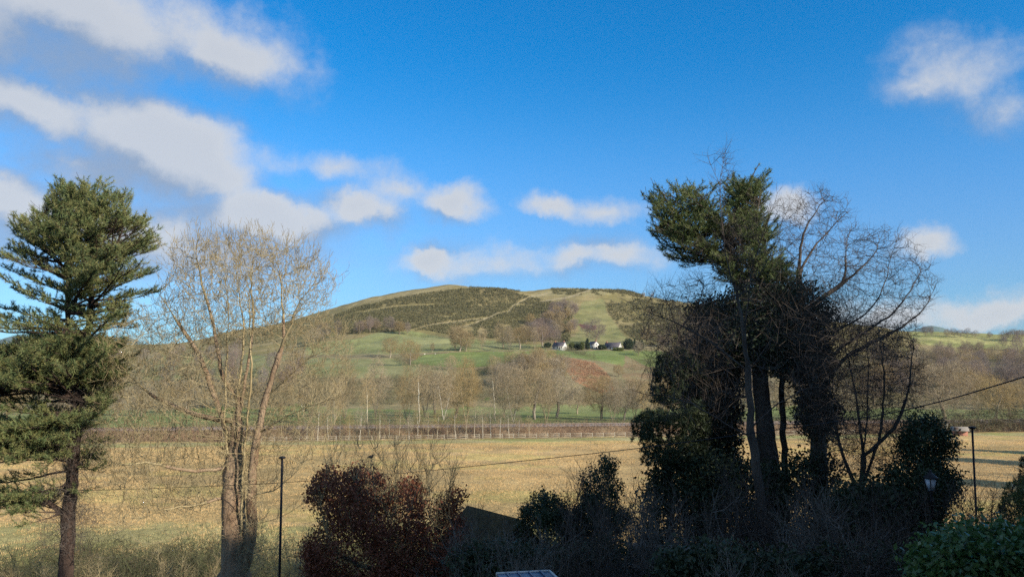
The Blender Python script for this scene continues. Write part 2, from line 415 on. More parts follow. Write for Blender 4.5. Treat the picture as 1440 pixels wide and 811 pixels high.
def cover(X, Y, Z):
    """what grows on each spot of the land"""
    U, V = proj(X, Y, Z); n = len(X)
    nz = fbm(np.stack([X / 30, Y / 30, X * 0], -1), 4); nf = fbm(np.stack([X / 6, Y / 6, X * 0 + 3], -1), 3)
    wob = (fbm(np.stack([X / 18, Y / 18, X * 0 + 6], -1), 3) - .5)
    C = np.zeros((n, 3))
    def put(mask, c, c2=None, f=nz):
        if c2 is None: C[mask] = c
        else:
            t = np.clip((f[mask] - .35) / .3, 0, 1)[:, None]; C[mask] = np.array(c) * (1 - t) + np.array(c2) * t
    al = np.ones(n, bool); q = Y - emb_y(X)
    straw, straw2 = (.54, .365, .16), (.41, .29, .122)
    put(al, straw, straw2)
    fl = np.clip((fbm(np.stack([X / 22, Y / 7, X * 0 + 12], -1), 4) - .5) * 5, -1, 1); fl2 = np.clip((fbm(np.stack([X / 3, Y / 2.2, X * 0 + 15], -1), 3) - .5) * 5, -1, 1)
    C *= (1 + .16 * fl + .12 * fl2)[:, None]; C[fl > .55] *= (.92, 1.0, .85)
    for wt in (0, 1.9):      # wheel tracks across the field
        C[np.abs(Y - 128 - wt - .10 * X - 3 * np.sin(X / 30)) < .3] *= .78
    near = (Y > 52) & (Y < 78 + 8 * wob) & (X < 8)
    put(near, (.30, .27, .09), (.38, .32, .13), nf)
    put((Y > 150) & (q < -13) & (q > -22 + 10 * wob), (.30, .29, .10), (.40, .34, .16), nf)
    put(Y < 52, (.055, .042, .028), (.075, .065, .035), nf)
    put((q > -10) & (q < 10), (.18, .12, .075), (.27, .2, .12), nf)
    put((q >= -1.9) & (q < 1.9), (.25, .22, .2))
    md = (q >= 10)
    put(md, (.175, .21, .066), (.215, .235, .09))
    U2 = U + wob * 8; V2 = V + wob * 4
    sl = (Y > 340 + 60 * wob) & (Y < 1150)
    put(sl, (.20, .175, .09), (.26, .21, .11), nf)      # scrub and rough grass on the bank
    hill = (Y > 640) & (Y < 1200)
    put(hill, (.20, .17, .068), (.28, .225, .105))
    G1, G2 = (.155, .195, .055), (.19, .22, .075)
    for poly in ([(430, 482), (500, 476), (535, 466), (575, 465), (640, 476), (700, 480), (770, 486), (770, 491), (640, 494), (590, 497), (430, 499)],):
        put(inpoly(U, V2, poly) & sl, (.205, .22, .085), (.245, .245, .11))
    put(inpoly(U2, V2, [(575, 512), (590, 501), (640, 496), (770, 492.5), (925, 493), (960, 500), (960, 512), (880, 516), (840, 506), (800, 502), (735, 504), (700, 514), (650, 517)]) & sl, G1, G2)
    put(inpoly(U2, V2, [(430, 504), (560, 503), (575, 513), (650, 520), (690, 522), (670, 532), (430, 530)]) & sl, (.195, .205, .08), (.24, .23, .105))
    put(inpoly(U2, V2, [(200, 500), (300, 498), (420, 500), (420, 530), (200, 535)]) & sl, (.195, .205, .08), (.24, .23, .105))
    put(inpoly(U2, V2, [(820, 425), (850, 420), (855, 440), (875, 470), (900, 488), (790, 486), (815, 465), (805, 445)]) & hill, (.195, .195, .075), (.24, .22, .095))
    put(inpoly(U2, V, [(812, 455), (840, 458), (838, 464), (820, 462)]) & hill, (.16, .08, .06))
    put(inpoly(U2, V2, [(480, 440), (500, 426), (560, 411), (640, 401), (620, 412), (570, 418), (520, 430)]) & hill, (.27, .22, .10), (.33, .27, .135))
    put(inpoly(U2, V2, [(735, 420), (760, 409), (840, 400), (905, 410), (830, 416), (770, 416)]) & hill, (.25, .215, .095), (.30, .255, .125))
    put(inpoly(U2, V2, [(785, 505), (805, 503), (835, 509), (852, 522), (866, 548), (845, 553), (805, 534)]) & sl & (nf < .62), (.28, .13, .065), (.36, .19, .10), nf)
    put(inpoly(U2, V2, [(880, 500), (920, 520), (960, 560), (890, 560), (875, 530)]) & sl, (.23, .16, .085), (.24, .2, .10), nf)
    # pale tracks over the hill
    for pts, w in (([(640, 463), (680, 450), (700, 441), (715, 438), (722, 430), (745, 417), (775, 411)], 1.0), ([(760, 424), (800, 418), (830, 408)], 1.1), ([(590, 458), (640, 452), (690, 446)], .9)):
        for (a, b), (c, d) in zip(pts[:-1], pts[1:]):
            L2 = (c - a) ** 2 + (d - b) ** 2; t = np.clip(((U - a) * (c - a) + (V2 - b) * (d - b)) / L2, 0, 1)
            dist = np.hypot(U - a - t * (c - a), V2 - b - t * (d - b))
            put((dist < w) & hill, (.34, .28, .16))
    # pasture on the far right, brown wood floor below it
    put(inpoly(U2, V, [(1280, 400), (2600, 400), (2600, 497), (1440, 492), (1380, 490), (1320, 487), (1280, 482)]) & sl, (.25, .26, .085), (.32, .30, .12))
    put((Y > 1200), (.15, .19, .08), (.20, .2, .09))
    put((Y > 3000), (.10, .15, .12))
    return C


def build_ground():
    th = np.concatenate([np.linspace(-180, -50, 60)[:-1], np.linspace(-50, -38, 40)[:-1], np.linspace(-38, 38, 760)[:-1], np.linspace(38, 50, 40)[:-1], np.linspace(50, 180, 61)[:-1]])
    th = np.radians(th)
    # depth rows: y-depth inside the fan of the view, radius elsewhere
    R = np.concatenate([np.geomspace(1.5, 50, 50)[:-1], np.linspace(50, 175, 55)[:-1], np.linspace(175, 215, 70)[:-1], np.linspace(215, 330, 34)[:-1],
                        np.linspace(330, 1110, 300)[:-1], np.geomspace(1110, 14000, 40)])
    T, RR = np.meshgrid(th, R, indexing='ij')
    c = np.cos(T); k = 1 / np.maximum(c, .62)
    X = np.sin(T) * RR * k; Y = c * RR * k
    Z = terrain(X, Y)
    nt, nr = X.shape
    V = np.stack([X, Y, Z], -1).reshape(-1, 3)
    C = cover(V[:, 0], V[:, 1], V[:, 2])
    i = np.arange(nt)[:, None]; j = np.arange(nr - 1)[None, :]; i2 = (i + 1) % nt
    Q = np.stack([i * nr + j, i * nr + j + 1, i2 * nr + j + 1, i2 * nr + j], -1).reshape(-1, 4)
    cidx = len(V); V = np.vstack([V, [[0, 0, tz(0, 0)]]]); C = np.vstack([C, C[:1]])
    tri = np.stack([np.full(nt, cidx), np.arange(nt) * nr, ((np.arange(nt) + 1) % nt) * nr], -1)
    m = bpy.data.materials.new('land'); m.use_nodes = True; N = NT(m.node_tree); b = N.n['Principled BSDF']
    at = N.n.new('ShaderNodeAttribute'); at.attribute_name = 'cover'
    tc = N.n.new('ShaderNodeTexCoord'); vec = tc.outputs['Object']
    n1 = N.noise(vec, .9, 6, .7); n2 = N.noise(vec, .09, 5, .6); n3 = N.noise(N.vm('MULTIPLY', vec, (.05, .35, .35)), 1.0, 4, .6)
    f = N.m('MULTIPLY', N.mr(n1, .3, .7, .80, 1.22), N.m('MULTIPLY', N.mr(n2, .3, .7, .88, 1.12), N.mr(n3, .3, .7, .92, 1.08)))
    cc = N.vm('SCALE', at.outputs['Color'], f)
    N.l.new(cc, b.inputs['Base Color']); b.inputs['Roughness'].default_value = .95; b.inputs['Specular IOR Level'].default_value = .1
    bn = N.n.new('ShaderNodeBump'); bn.inputs['Strength'].default_value = .9; bn.inputs['Distance'].default_value = .35
    N.set(bn.inputs['Height'], N.noise(vec, 1.6, 6, .7)); N.l.new(bn.outputs[0], b.inputs['Normal'])
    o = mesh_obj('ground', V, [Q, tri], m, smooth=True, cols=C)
    tag(o, kind='structure')


build_ground()


def ballast():
    xs = np.linspace(-260, 420, 140); V = []; Fc = []
    for i, x in enumerate(xs):
        y = emb_y(x)
        for dy, dz in ((-2.6, 1.9), (-1.6, 2.42), (1.6, 2.42), (2.6, 1.9)): V.append((x - dy * .16, y + dy, dz))
    for i in range(len(xs) - 1):
        for k in range(3): Fc.append((i * 4 + k, i * 4 + k + 1, i * 4 + 5 + k, i * 4 + 4 + k))
    tag(mesh_obj('railway_ballast', V, [np.array(Fc)[:, ::-1]], M['ballast']), kind='structure')


ballast()


def boxes(L):
    """L: list of (centre, half sizes, rz) -> V, F"""
    V = []; Fc = []
    for c, h, rz in L:
        b = len(V); ca, sa = math.cos(rz), math.sin(rz)
        for sx in (-1, 1):
            for sy in (-1, 1):
                for sz in (-1, 1):
                    x, y = sx * h[0], sy * h[1]; V.append((c[0] + x * ca - y * sa, c[1] + x * sa + y * ca, c[2] + sz * h[2]))
        for f in ((0, 1, 3, 2), (4, 6, 7, 5), (0, 4, 5, 1), (2, 3, 7, 6), (0, 2, 6, 4), (1, 5, 7, 3)): Fc.append([b + k for k in f])
    return np.array(V), [np.array(Fc)]


def part(name, L, m, parent=None):
    V, Fc = boxes(L); return mesh_obj(name, V, Fc, m, parent)


# ------------------------------------------------------------------ plants: skeletons
def norm(a): return a / np.maximum(np.linalg.norm(a, axis=-1, keepdims=True), 1e-9)


class Skel:
    def __init__(s): s.p = np.zeros((0, 3)); s.par = np.zeros(0, int); s.r = np.zeros(0)

    def add(s, p, par, r=0.0):
        n0 = len(s.p); p = np.atleast_2d(p); s.p = np.vstack([s.p, p]); s.par = np.concatenate([s.par, np.broadcast_to(par, len(p))]).astype(int)
        s.r = np.concatenate([s.r, np.broadcast_to(r, len(p))]); return np.arange(n0, n0 + len(p))

    def line(s, pts, step, parent=None, jit=0.0, rs=rng):
        pts = np.array(pts, float)
        if parent is None and len(s.p):
            parent = int(np.argmin(((s.p - pts[0]) ** 2).sum(1)))
        if parent is not None: pts = np.vstack([s.p[parent], pts[1:] if len(pts) > 1 and np.linalg.norm(pts[0] - s.p[parent]) < step * 3 else pts])
        seg = np.linalg.norm(np.diff(pts, axis=0), axis=1); cum = np.concatenate([[0], np.cumsum(seg)])
        n = max(2, int(cum[-1] / step) + 1); t = np.linspace(0, cum[-1], n)
        # smooth interpolation
        q = np.stack([np.interp(t, cum, pts[:, k]) for k in range(3)], -1)
        for _ in range(3): q[1:-1] = (q[:-2] + 2 * q[1:-1] + q[2:]) / 4
        q[1:-1] += rs.normal(0, jit, (n - 2, 3)) if n > 2 else 0
        if parent is None: i0 = s.add(q[:1], -1)[0]
        else: i0 = parent
        for k in range(1, n): i0 = s.add(q[k:k + 1], i0)[0]
        return i0

    def colonize(s, A, di, dk, step, iters=120, trop=(0, 0, .1), jit=.12, rs=rng, start=0, maxn=9000):
        maxn = len(s.p) + maxn; A = np.array(A); dist = np.full(len(A), 1e9); near = np.zeros(len(A), int)
        def upd(idx):
            nonlocal dist, near
            if not len(A) or not len(idx): return
            for c in range(0, len(idx), 400):
                ii = idx[c:c + 400]
                d = ((A[:, None, :] - s.p[ii][None]) ** 2).sum(2); k = d.argmin(1); dm = np.sqrt(d[np.arange(len(A)), k])
                b = dm < dist; dist[b] = dm[b]; near[b] = ii[k[b]]
        upd(np.arange(start, len(s.p))); cnt = {}
        for it in range(iters):
            keep = dist > dk; A = A[keep]; dist = dist[keep]; near = near[keep]
            act = dist < di
            if not act.any() or len(s.p) > maxn:
                if len(A) and len(s.p) <= maxn and it < iters - 1 and len(A) > 3:
                    di *= 1.4
                    if di > 50: break
                    continue
                break
            ids, inv = np.unique(near[act], return_inverse=True)
            v = np.zeros((len(ids), 3)); np.add.at(v, inv, norm(A[act] - s.p[near[act]]))
            v = norm(v)
            ok = np.array([cnt.get(i, 0) < 3 for i in ids])
            if not ok.any(): break
            ids, v = ids[ok], v[ok]
            for i in ids: cnt[i] = cnt.get(i, 0) + 1
            v = norm(v + np.array(trop) + rs.normal(0, jit, v.shape))
            new = s.add(s.p[ids] + v * step, ids); upd(new)
        return s

    def pipe(s, r0, rroot, root=0, pw=1.28):
        n = len(s.p); tips = np.ones(n); ch = np.zeros(n, int)
        m = s.par >= 0; np.add.at(ch, s.par[m], 1); t = np.where(ch == 0, 1., 0.)
        order = np.arange(n)[::-1]; tt = t.copy()
        for i in order:
            if s.par[i] >= 0: tt[s.par[i]] += tt[i]
        e = math.log(max(2, tt[root])) / math.log(max(1.5, rroot / r0))
        s.r = r0 * tt ** (1 / e); s.r = np.maximum(rroot * (s.r / rroot) ** pw, r0 * tt ** .12); s.tips = tt
        return s

    def dirs(s):
        d = np.zeros_like(s.p); m = s.par >= 0; d[m] = s.p[m] - s.p[s.par[m]]
        d[~m] = (0, 0, 1); return norm(d)

    def twigs(s, hosts, per, L, r, nseg=3, ang=(.5, 1.1), up=.15, curl=.25, rs=rng, taper=.45):
        D = s.dirs(); h = np.repeat(hosts, per); n = len(h)
        if n == 0: return np.zeros(0, int)
        d0 = D[h]; q = norm(np.cross(d0, rs.normal(size=(n, 3)))); a = rs.uniform(ang[0], ang[1], n)[:, None]
        d = norm(d0 * np.cos(a) + q * np.sin(a) + np.array([0, 0, up])); ln = (rs.uniform(.5, 1.25, n) * L / nseg)[:, None]
        rr = np.minimum(r, s.r[h] * .8) if np.ndim(r) == 0 else r
        par = h; pos = s.p[h]; allid = []
        for k in range(nseg):
            d = norm(d + rs.normal(0, curl, (n, 3)) + np.array([0, 0, up * .6])); pos = pos + d * ln
            par = s.add(pos, par, rr * (1 - (k + 1) / nseg * (1 - taper))); allid.append(par)
        return np.concatenate(allid)

    def tubes(s, lo, hi, kth=10, thick=.03, bumpy=0.0, ksm=3, base=(0, 0, 0), mn=0.0):
        """mesh data of every edge whose child radius lies in [lo, hi)"""
        n = len(s.p); D = s.dirs(); sel = np.where((s.par >= 0) & (s.r >= lo) & (s.r < hi))[0]
        big = sel[s.r[sel] >= thick]; sm = sel[s.r[sel] < thick]
        VV = []; FF = []; off = 0
        if len(big):
            nrm = {}; main = {}
            order = np.sort(big)
            for i in order:
                p = s.par[i]
                if p not in main or s.r[i] > s.r[main[p]]: main[p] = i
            ring = {}; V = []
            ang = np.linspace(0, 2 * math.pi, kth, endpoint=False); ca, sa = np.cos(ang)[:, None], np.sin(ang)[:, None]
            def mk(pos, d, nv, r):
                nv = nv - d * np.dot(nv, d); l = np.linalg.norm(nv)
                nv = nv / l if l > 1e-6 else np.cross(d, (1, 0, 0)); b = np.cross(d, nv)
                off3 = nv * ca + b * sa
                rad = r if not bumpy else r * (1 + bumpy * (vnoise(pos * 1.1 + off3 * 1.3 + 5)[:, None] - .5) * 2 * (1))
                V.append(pos + off3 * rad); return nv, len(V) - 1
            Fk = []
            for i in order:
                p = s.par[i]; d = D[i]
                if main[p] == i and p in ring: nv, r0 = ring[p]
                else:
                    nv = ring[p][0] if p in ring else np.array([1., .01, 0])
                    nv, r0 = mk(s.p[p], d, nv, s.r[i] * 1.1 if p in ring else max(s.r[p], s.r[i]))
                nv, r1 = mk(s.p[i], d, nv, s.r[i]); ring[i] = (nv, r1)
                for k in range(kth): Fk.append((r0 * kth + k, r0 * kth + (k + 1) % kth, r1 * kth + (k + 1) % kth, r1 * kth + k))
            V = np.concatenate(V); VV.append(V); FF.append(np.array(Fk)); off = len(V)
        if len(sm):
            a = s.p[s.par[sm]]; b = s.p[sm]; d = D[sm]
            ref = np.where(np.abs(d[:, 2:3]) > .8, np.array([[1., 0, 0]]), np.array([[0, 0, 1.]]))
            x = norm(np.cross(d, ref)); y = np.cross(d, x)
            r1 = np.maximum(s.r[sm], mn)[:, None]; r0 = np.minimum(np.maximum(s.r[s.par[sm]], mn)[:, None], r1 * 1.35)
            rings = []
            for pos, r in ((a, r0), (b, r1)):
                for k in range(ksm):
                    t = 2 * math.pi * k / ksm; rings.append(pos + (x * math.cos(t) + y * math.sin(t)) * r)
            V = np.stack(rings, 1).reshape(-1, 3); m = len(sm); o = (np.arange(m) * 2 * ksm + off)[:, None]
            q = [np.concatenate([o + k, o + (k + 1) % ksm, o + ksm + (k + 1) % ksm, o + ksm + k], 1) for k in range(ksm)]
            VV.append(V); FF.append(np.concatenate(q))
        if not VV: return np.zeros((0, 3)), []
        return np.concatenate(VV) - np.array(base), [np.concatenate(FF)]


def tubes_obj(sk, name, lo, hi, m, parent, base, **k):
    V, Fc = sk.tubes(lo, hi, base=base, **k)
    if len(V) == 0: return None
    return mesh_obj(name, V, Fc, m, parent, smooth=True)


def needles(P0, D, n, L, w, rs=rng, spread=1.0, along=.5):
    """radiating needle tufts"""
    m = len(P0); P_ = np.repeat(P0, n, 0); D_ = np.repeat(D, n, 0)
    q = norm(rs.normal(size=P_.shape)); d = norm(D_ * .8 + q * spread); l = (rs.uniform(.6, 1.1, len(P_)) * L)[:, None]
    s = P_ - D_ * (rs.uniform(0, along, len(P_)) * L * 1.6)[:, None]
    side = norm(np.cross(d, rs.normal(size=d.shape))) * w * .5
    V = np.stack([s - side, s + side, s + d * l], 1).reshape(-1, 3); Fc = np.arange(len(V)).reshape(-1, 3)
    t = np.repeat(np.repeat(rs.random(m) ** 1.5, n), 3)
    return V, Fc, t


def leaves(P0, n, size, scatter, rs=rng, asp=.55, up=.2):
    m = len(P0); P_ = np.repeat(P0, n, 0) + rs.normal(0, scatter, (m * n, 3))
    nrm = norm(rs.normal(size=P_.shape) + np.array([0, 0, up])); a = norm(np.cross(nrm, rs.normal(size=P_.shape))); b = np.cross(nrm, a)
    s = (rs.uniform(.55, 1.2, len(P_)) * size)[:, None]
    V = np.stack([P_ - a * s, P_ + b * s * asp, P_ + a * s, P_ - b * s * asp + nrm * s * .1], 1).reshape(-1, 4, 3)
    t = np.repeat(np.clip(np.repeat(rs.random(m), n) * .6 + rs.random(len(P_)) * .4, 0, 1) ** 1.6, 4)
    return V.reshape(-1, 3), np.arange(len(V) * 4).reshape(-1, 4), t


def crown_pts(poly, d, R, n, noise=0., nscale=1.5, thr=.5, rs=rng, squash=(1, 1, 1), dens=None):
    """points filling the round volume whose outline is the given crown outline"""
    poly = list(poly); us = [p[0] for p in poly]; vs = [p[1] for p in poly]; out = []
    tot = 0
    cells = {}
    while tot < n:
        k = n * 4
        U = rs.uniform(min(us), max(us), k); V = rs.uniform(min(vs), max(vs), k); ok = inpoly(U, V, poly)
        U, V = U[ok], V[ok]
        # depth half-extent from the width of the outline at that row
        xs = np.linspace(min(us), max(us), 160); rows = np.linspace(min(vs), max(vs), 60)
        if not cells:
            for r_ in rows:
                w = xs[inpoly(xs, np.full(160, r_), poly)]; cells[len(cells)] = (w.min(), w.max()) if len(w) else (us[0], us[0] + 1)
            lo = np.array([cells[i][0] for i in range(60)]); hi = np.array([cells[i][1] for i in range(60)])
        a = np.interp(V, rows, lo); b = np.interp(V, rows, hi)
        h = np.clip(1 - ((U - (a + b) / 2) / np.maximum((b - a) / 2, 1)) ** 2, 0.04, 1) ** .5
        dep = d + rs.uniform(-1, 1, len(U)) * h * np.minimum(R, (b - a) / 2 / F * d * 1.1 + .4)
        vec = np.array([(lambda q: (q.x / q.y, q.z / q.y))(vdir(x, y)) for x, y in zip(U[:1], V[:1])])
        xc, yc = (U - CX) / F, (CY - V) / F; dy = math.cos(PITCH) - yc * math.sin(PITCH)
        Q = np.stack([xc / dy * dep, dep, CAMH + (yc * math.cos(PITCH) + math.sin(PITCH)) / dy * dep], -1)
        if noise:
            f = fbm(Q * np.array(squash) / nscale, 2); Q = Q[f > thr + rs.normal(0, .03, len(Q))]
        out.append(Q); tot += len(Q)
    return np.concatenate(out)[:n]


def L3(pts, d):
    """pixel polyline -> points; pts (u, v[, depth])"""
    return [P(p[0], p[1], p[2] if len(p) > 2 else d) for p in pts]


def gp(u, v_, d):
    """ground point below a pixel column at depth d"""
    x = P(u, v_, d)[0]; return np.array([x, d, tz(x, d) - .15])


def bare_tree(name, label, cat, stems, d, crowns, r0, rroot, mats, step=.35, natt=2500, R=4, di=3.0, dk=.5, seed=1, twig=(3, .55, 2, .25), group=None,
              trop=(0, 0, .12), split=.05, up=.15, tr=.006, maxn=9000, bumpy=.18, jit=.12, mn=0.0, iters=140, curl=.16, pw=1.28, colmat=None):
    rs = np.random.default_rng(seed); sk = Skel()
    base = None
    for st in stems:
        pts = L3(st, d)
        if base is None:
            base = gp(st[0][0], st[0][1], st[0][2] if len(st[0]) > 2 else d); pts = [base] + pts
        sk.line(pts, step, jit=step * .06, rs=rs)
    for c in crowns:
        A = crown_pts(c[0], d, R, int(natt * c[1]), rs=rs)
        sk.colonize(A, di, dk, step, iters=iters, trop=trop, jit=jit, rs=rs, maxn=maxn)
    sk.pipe(r0, rroot, pw=pw)
    thin = np.where(sk.r < r0 * 3.2)[0]; thin = thin[thin > 3]
    t1 = sk.twigs(thin, twig[0], twig[1], tr * 1.5, 3, up=up, rs=rs, curl=curl)
    if twig[2]: sk.twigs(t1, twig[2], twig[3], tr, 2, up=up, rs=rs, curl=curl)
    root = thing(name, label, cat, tuple(base), group=group)
    tubes_obj(sk, 'trunk', split, 99, mats[0], root, base, bumpy=bumpy)
    tubes_obj(sk, 'crown', 0, split, mats[1], root, base, thick=.03, kth=5, mn=mn)
    root['n'] = len(sk.p); del root['n']
    return root, sk, base


# ------------------------------------------------------------------ far trees: a few kinds, copied
def proto(name, kind, seed, mats):
    rs = np.random.default_rng(seed); sk = Skel()
    if kind == 'oak':
        H, W, tr = 14., 6.2, .38
        top = sk.line([(0, 0, -.4), (rs.normal(0, .3), rs.normal(0, .3), 2.6), (rs.normal(0, .6), rs.normal(0, .6), 6)], .7, jit=.05, rs=rs)
        q = norm(rs.normal(size=(700, 3))) * rs.uniform(.25, 1, (700, 1)) ** .5; q = q[q[:, 2] > -.8]
        q += (fbm(q * 1.6 + seed * 3, 2) - .5)[:, None] * 1.6 * q
        A = q * np.array([W, W, 5.8]) + (0, 0, 8.2); up = .06
    elif kind == 'ash':
        H, W, tr = 16., 4.2, .22
        for k in range(rs.integers(2, 5)):
            a = rs.uniform(0, 6.28); e = np.array([math.cos(a), math.sin(a), 0])
            sk.line([(0, 0, -.4), e * .5 + (0, 0, 2), e * 1.6 + (0, 0, 7), e * 2.2 + (0, 0, 11)], .7, parent=None if k == 0 else 0, jit=.06, rs=rs)
        q = norm(rs.normal(size=(700, 3))) * rs.uniform(.2, 1, (700, 1)) ** .5; q += (fbm(q * 1.8 + seed * 3, 2) - .5)[:, None] * 1.5 * q
        A = q * np.array([W, W, 6.8]) + (0, 0, 9.6); up = .3
    else:
        H, W, tr = 14., 2.6, .14
        sk.line([(0, 0, -.4), (rs.normal(0, .2), rs.normal(0, .2), 5), (rs.normal(0, .5), rs.normal(0, .5), 12.5)], .6, jit=.05, rs=rs)
        q = norm(rs.normal(size=(420, 3))) * rs.uniform(.2, 1, (420, 1)) ** .5
        A = q * np.array([W, W, 5.6]) + (0, 0, 8.8); up = .4
    sk.colonize(A, 5, .8, .55, iters=60, trop=(0, 0, up * .7), rs=rs, maxn=1500)
    sk.pipe(.022, tr)
    thin = np.where(sk.r < .07)[0]; thin = thin[sk.p[thin, 2] > 2.5]
    t = sk.twigs(thin, 2, 1.3, .02, 3, up=up * .6, rs=rs)
    sk.twigs(t, 2 if kind != 'birch' else 1, .7, .014, 2, up=up * .6, rs=rs)
    root = thing(name, 'bare tree', 'tree')
    tubes_obj(sk, 'trunk', .075, 99, mats[0], root, (0, 0, 0), kth=7, thick=.05, bumpy=.2)
    tubes_obj(sk, 'crown', 0, .075, mats[1], root, (0, 0, 0), thick=9, mn=.011)
    return root


PR = {}
for kind, seeds in (('oak', (1, 2, 3)), ('ash', (4, 5, 6)), ('birch', (7, 8, 9))):
    PR[kind] = [proto({'oak': 'oak_tree', 'ash': 'ash_tree', 'birch': 'birch_tree'}[kind], kind, sd_, (M['far_bark_pale'] if kind == 'birch' else M['far_bark'], M['far_twig'])) for sd_ in seeds]
PR['wood'] = [proto('woodland_tree', 'oak', 21, (M['far_bark'], M['far_twig_purple'])), proto('woodland_tree', 'ash', 22, (M['far_bark'], M['far_twig_purple'])), proto('woodland_tree', 'oak', 23, (M['far_bark'], M['far_twig_purple']))]
PR['paleash'] = [proto('ash_tree', 'ash', 31, (M['far_bark_pale'], M['far_twig'])), proto('ash_tree', 'ash', 32, (M['far_bark_pale'], M['far_twig']))]
_used = set()
prs = random.Random(4)
HT = {'oak': 14., 'ash': 16.4, 'birch': 14.4, 'wood': 14.5, 'paleash': 16.4}


def far_tree(kind, x, y, h, label, group):
    lst = PR[kind]; pr = lst[prs.randrange(len(lst))]
    z = tz(x, y); s = h / HT[kind]; rz = prs.uniform(0, 6.28); sc = (s * prs.uniform(.9, 1.12), s * prs.uniform(.9, 1.12), s)
    if pr.name not in _used:
        _used.add(pr.name); pr.location = (x, y, z); pr.rotation_euler = (0, 0, rz); pr.scale = sc; pr['label'] = label; pr['group'] = group; return pr
    return dup(pr, (x, y, z), rz, sc, label, group)


ORD = ['first', 'second', 'third', 'fourth', 'fifth', 'sixth', 'seventh', 'eighth', 'ninth', 'tenth', 'eleventh', 'twelfth', 'thirteenth', 'fourteenth', 'fifteenth', 'sixteenth', 'seventeenth', 'eighteenth', 'nineteenth']
TENS = {20: 'twentieth', 30: 'thirtieth', 40: 'fortieth', 50: 'fiftieth', 60: 'sixtieth'}


def ordn(i):      # i from 0
    n = i + 1
    if n < 20: return ORD[i]
    if n % 10 == 0: return TENS[n]
    return {2: 'twenty', 3: 'thirty', 4: 'forty', 5: 'fifty', 6: 'sixty'}[n // 10] + '-' + ORD[n % 10 - 1]


# belt behind the railway: (u, depth, row of the tree top, kind)
belt = [(436, 245, 528, 'ash'), (470, 238, 535, 'paleash'), (484, 270, 512, 'ash'), (516, 240, 526, 'birch'), (528, 280, 510, 'ash'),
        (572, 255, 522, 'ash'), (590, 240, 512, 'birch'), (597, 285, 514, 'ash'), (612, 300, 520, 'oak'), (624, 262, 514, 'paleash'), (640, 275, 518, 'oak'),
        (655, 242, 510, 'ash'), (696, 262, 512, 'birch'), (708, 280, 515, 'ash'), (722, 250, 522, 'paleash'), 
        (752, 262, 512, 'oak'), (768, 246, 528, 'ash'), (782, 275, 518, 'oak'), (812, 300, 545, 'oak'), (846, 262, 528, 'oak'), (862, 244, 536, 'ash'),
        (878, 255, 540, 'oak'), (893, 270, 532, 'ash'), (912, 250, 540, 'ash'), (940, 262, 530, 'oak'), (975, 250, 528, 'ash'), (1010, 262, 530, 'oak'), (1100, 255, 530, 'ash'), (1180, 262, 532, 'oak')]
for i, (u, y, vt, kd) in enumerate(belt):
    x = P(u, 600, y)[0]; h = CAMH + y * tv(vt) - tz(x, y)
    w = {'oak': 'spreading', 'ash': 'many-stemmed', 'birch': 'pale slender', 'paleash': 'pale-stemmed'}[kd]
    far_tree(kd, x, y, h, '%s bare tree in the belt behind the railway, %s from its left end' % (w, ordn(i)), 'bare trees behind the railway')
# saplings on the near side of the embankment
sap = [(432, 575), (447, 560), (462, 572), (478, 566), (492, 578), (506, 570), (519, 580), (534, 568), (547, 578), (561, 572), (576, 582), (588, 566), (602, 578), (615, 572), (629, 580), (641, 570), (655, 576), (667, 565), (679, 572), (690, 566), (703, 574), (716, 570), (729, 580), (744, 584)]
for i, (u, vt) in enumerate(sap):
    y = 186 + prs.uniform(-3, 2) + .16 * (u - 720) / F * 186; x = P(u, 600, y)[0]; h = CAMH + y * tv(vt) - tz(x, y)
    far_tree('birch', x, y, h, 'thin pale sapling before the railway bank, %s from the left of its row' % ordn(i), 'saplings along the railway bank')
# trees standing out on the pastures: (u, base row, top row, kind)
past = [(548, 503, 475, 'oak'), (577, 513, 478, 'oak'), (608, 495, 482, 'paleash'), (640, 493, 460, 'ash'), (646, 494, 458, 'oak'), (655, 494, 466, 'oak'), (678, 492, 462, 'ash'), (708, 490, 456, 'oak'), (716, 492, 462, 'ash'),
        (731, 491, 458, 'oak'), (740, 482, 456, 'oak'), (634, 520, 500, 'oak'), (752, 491, 462, 'ash'), (763, 488, 452, 'wood'), (838, 484, 444, 'wood'), (826, 470, 452, 'wood'), (520, 468, 446, 'wood'), (548, 466, 444, 'wood'), (506, 470, 450, 'wood'),
        (905, 418, 411, 'oak'), (917, 418, 413, 'oak'), (870, 530, 512, 'oak'), (850, 552, 528, 'oak'), (898, 500, 480, 'oak'), (455, 478, 452, 'wood'), (440, 486, 460, 'oak'), (475, 474, 452, 'wood')]
past.sort(key=lambda t: t[0])
for i, (u, vb, vt, kd) in enumerate(past):
    x, y, z = ground_at(u, vb, 300); h = min(22, CAMH + y * tv(vt) - z)
    far_tree(kd, x, y, max(h, 5), 'bare tree along the hill pastures, %s counted from the left' % ordn(i), 'lone trees on the hill pastures')


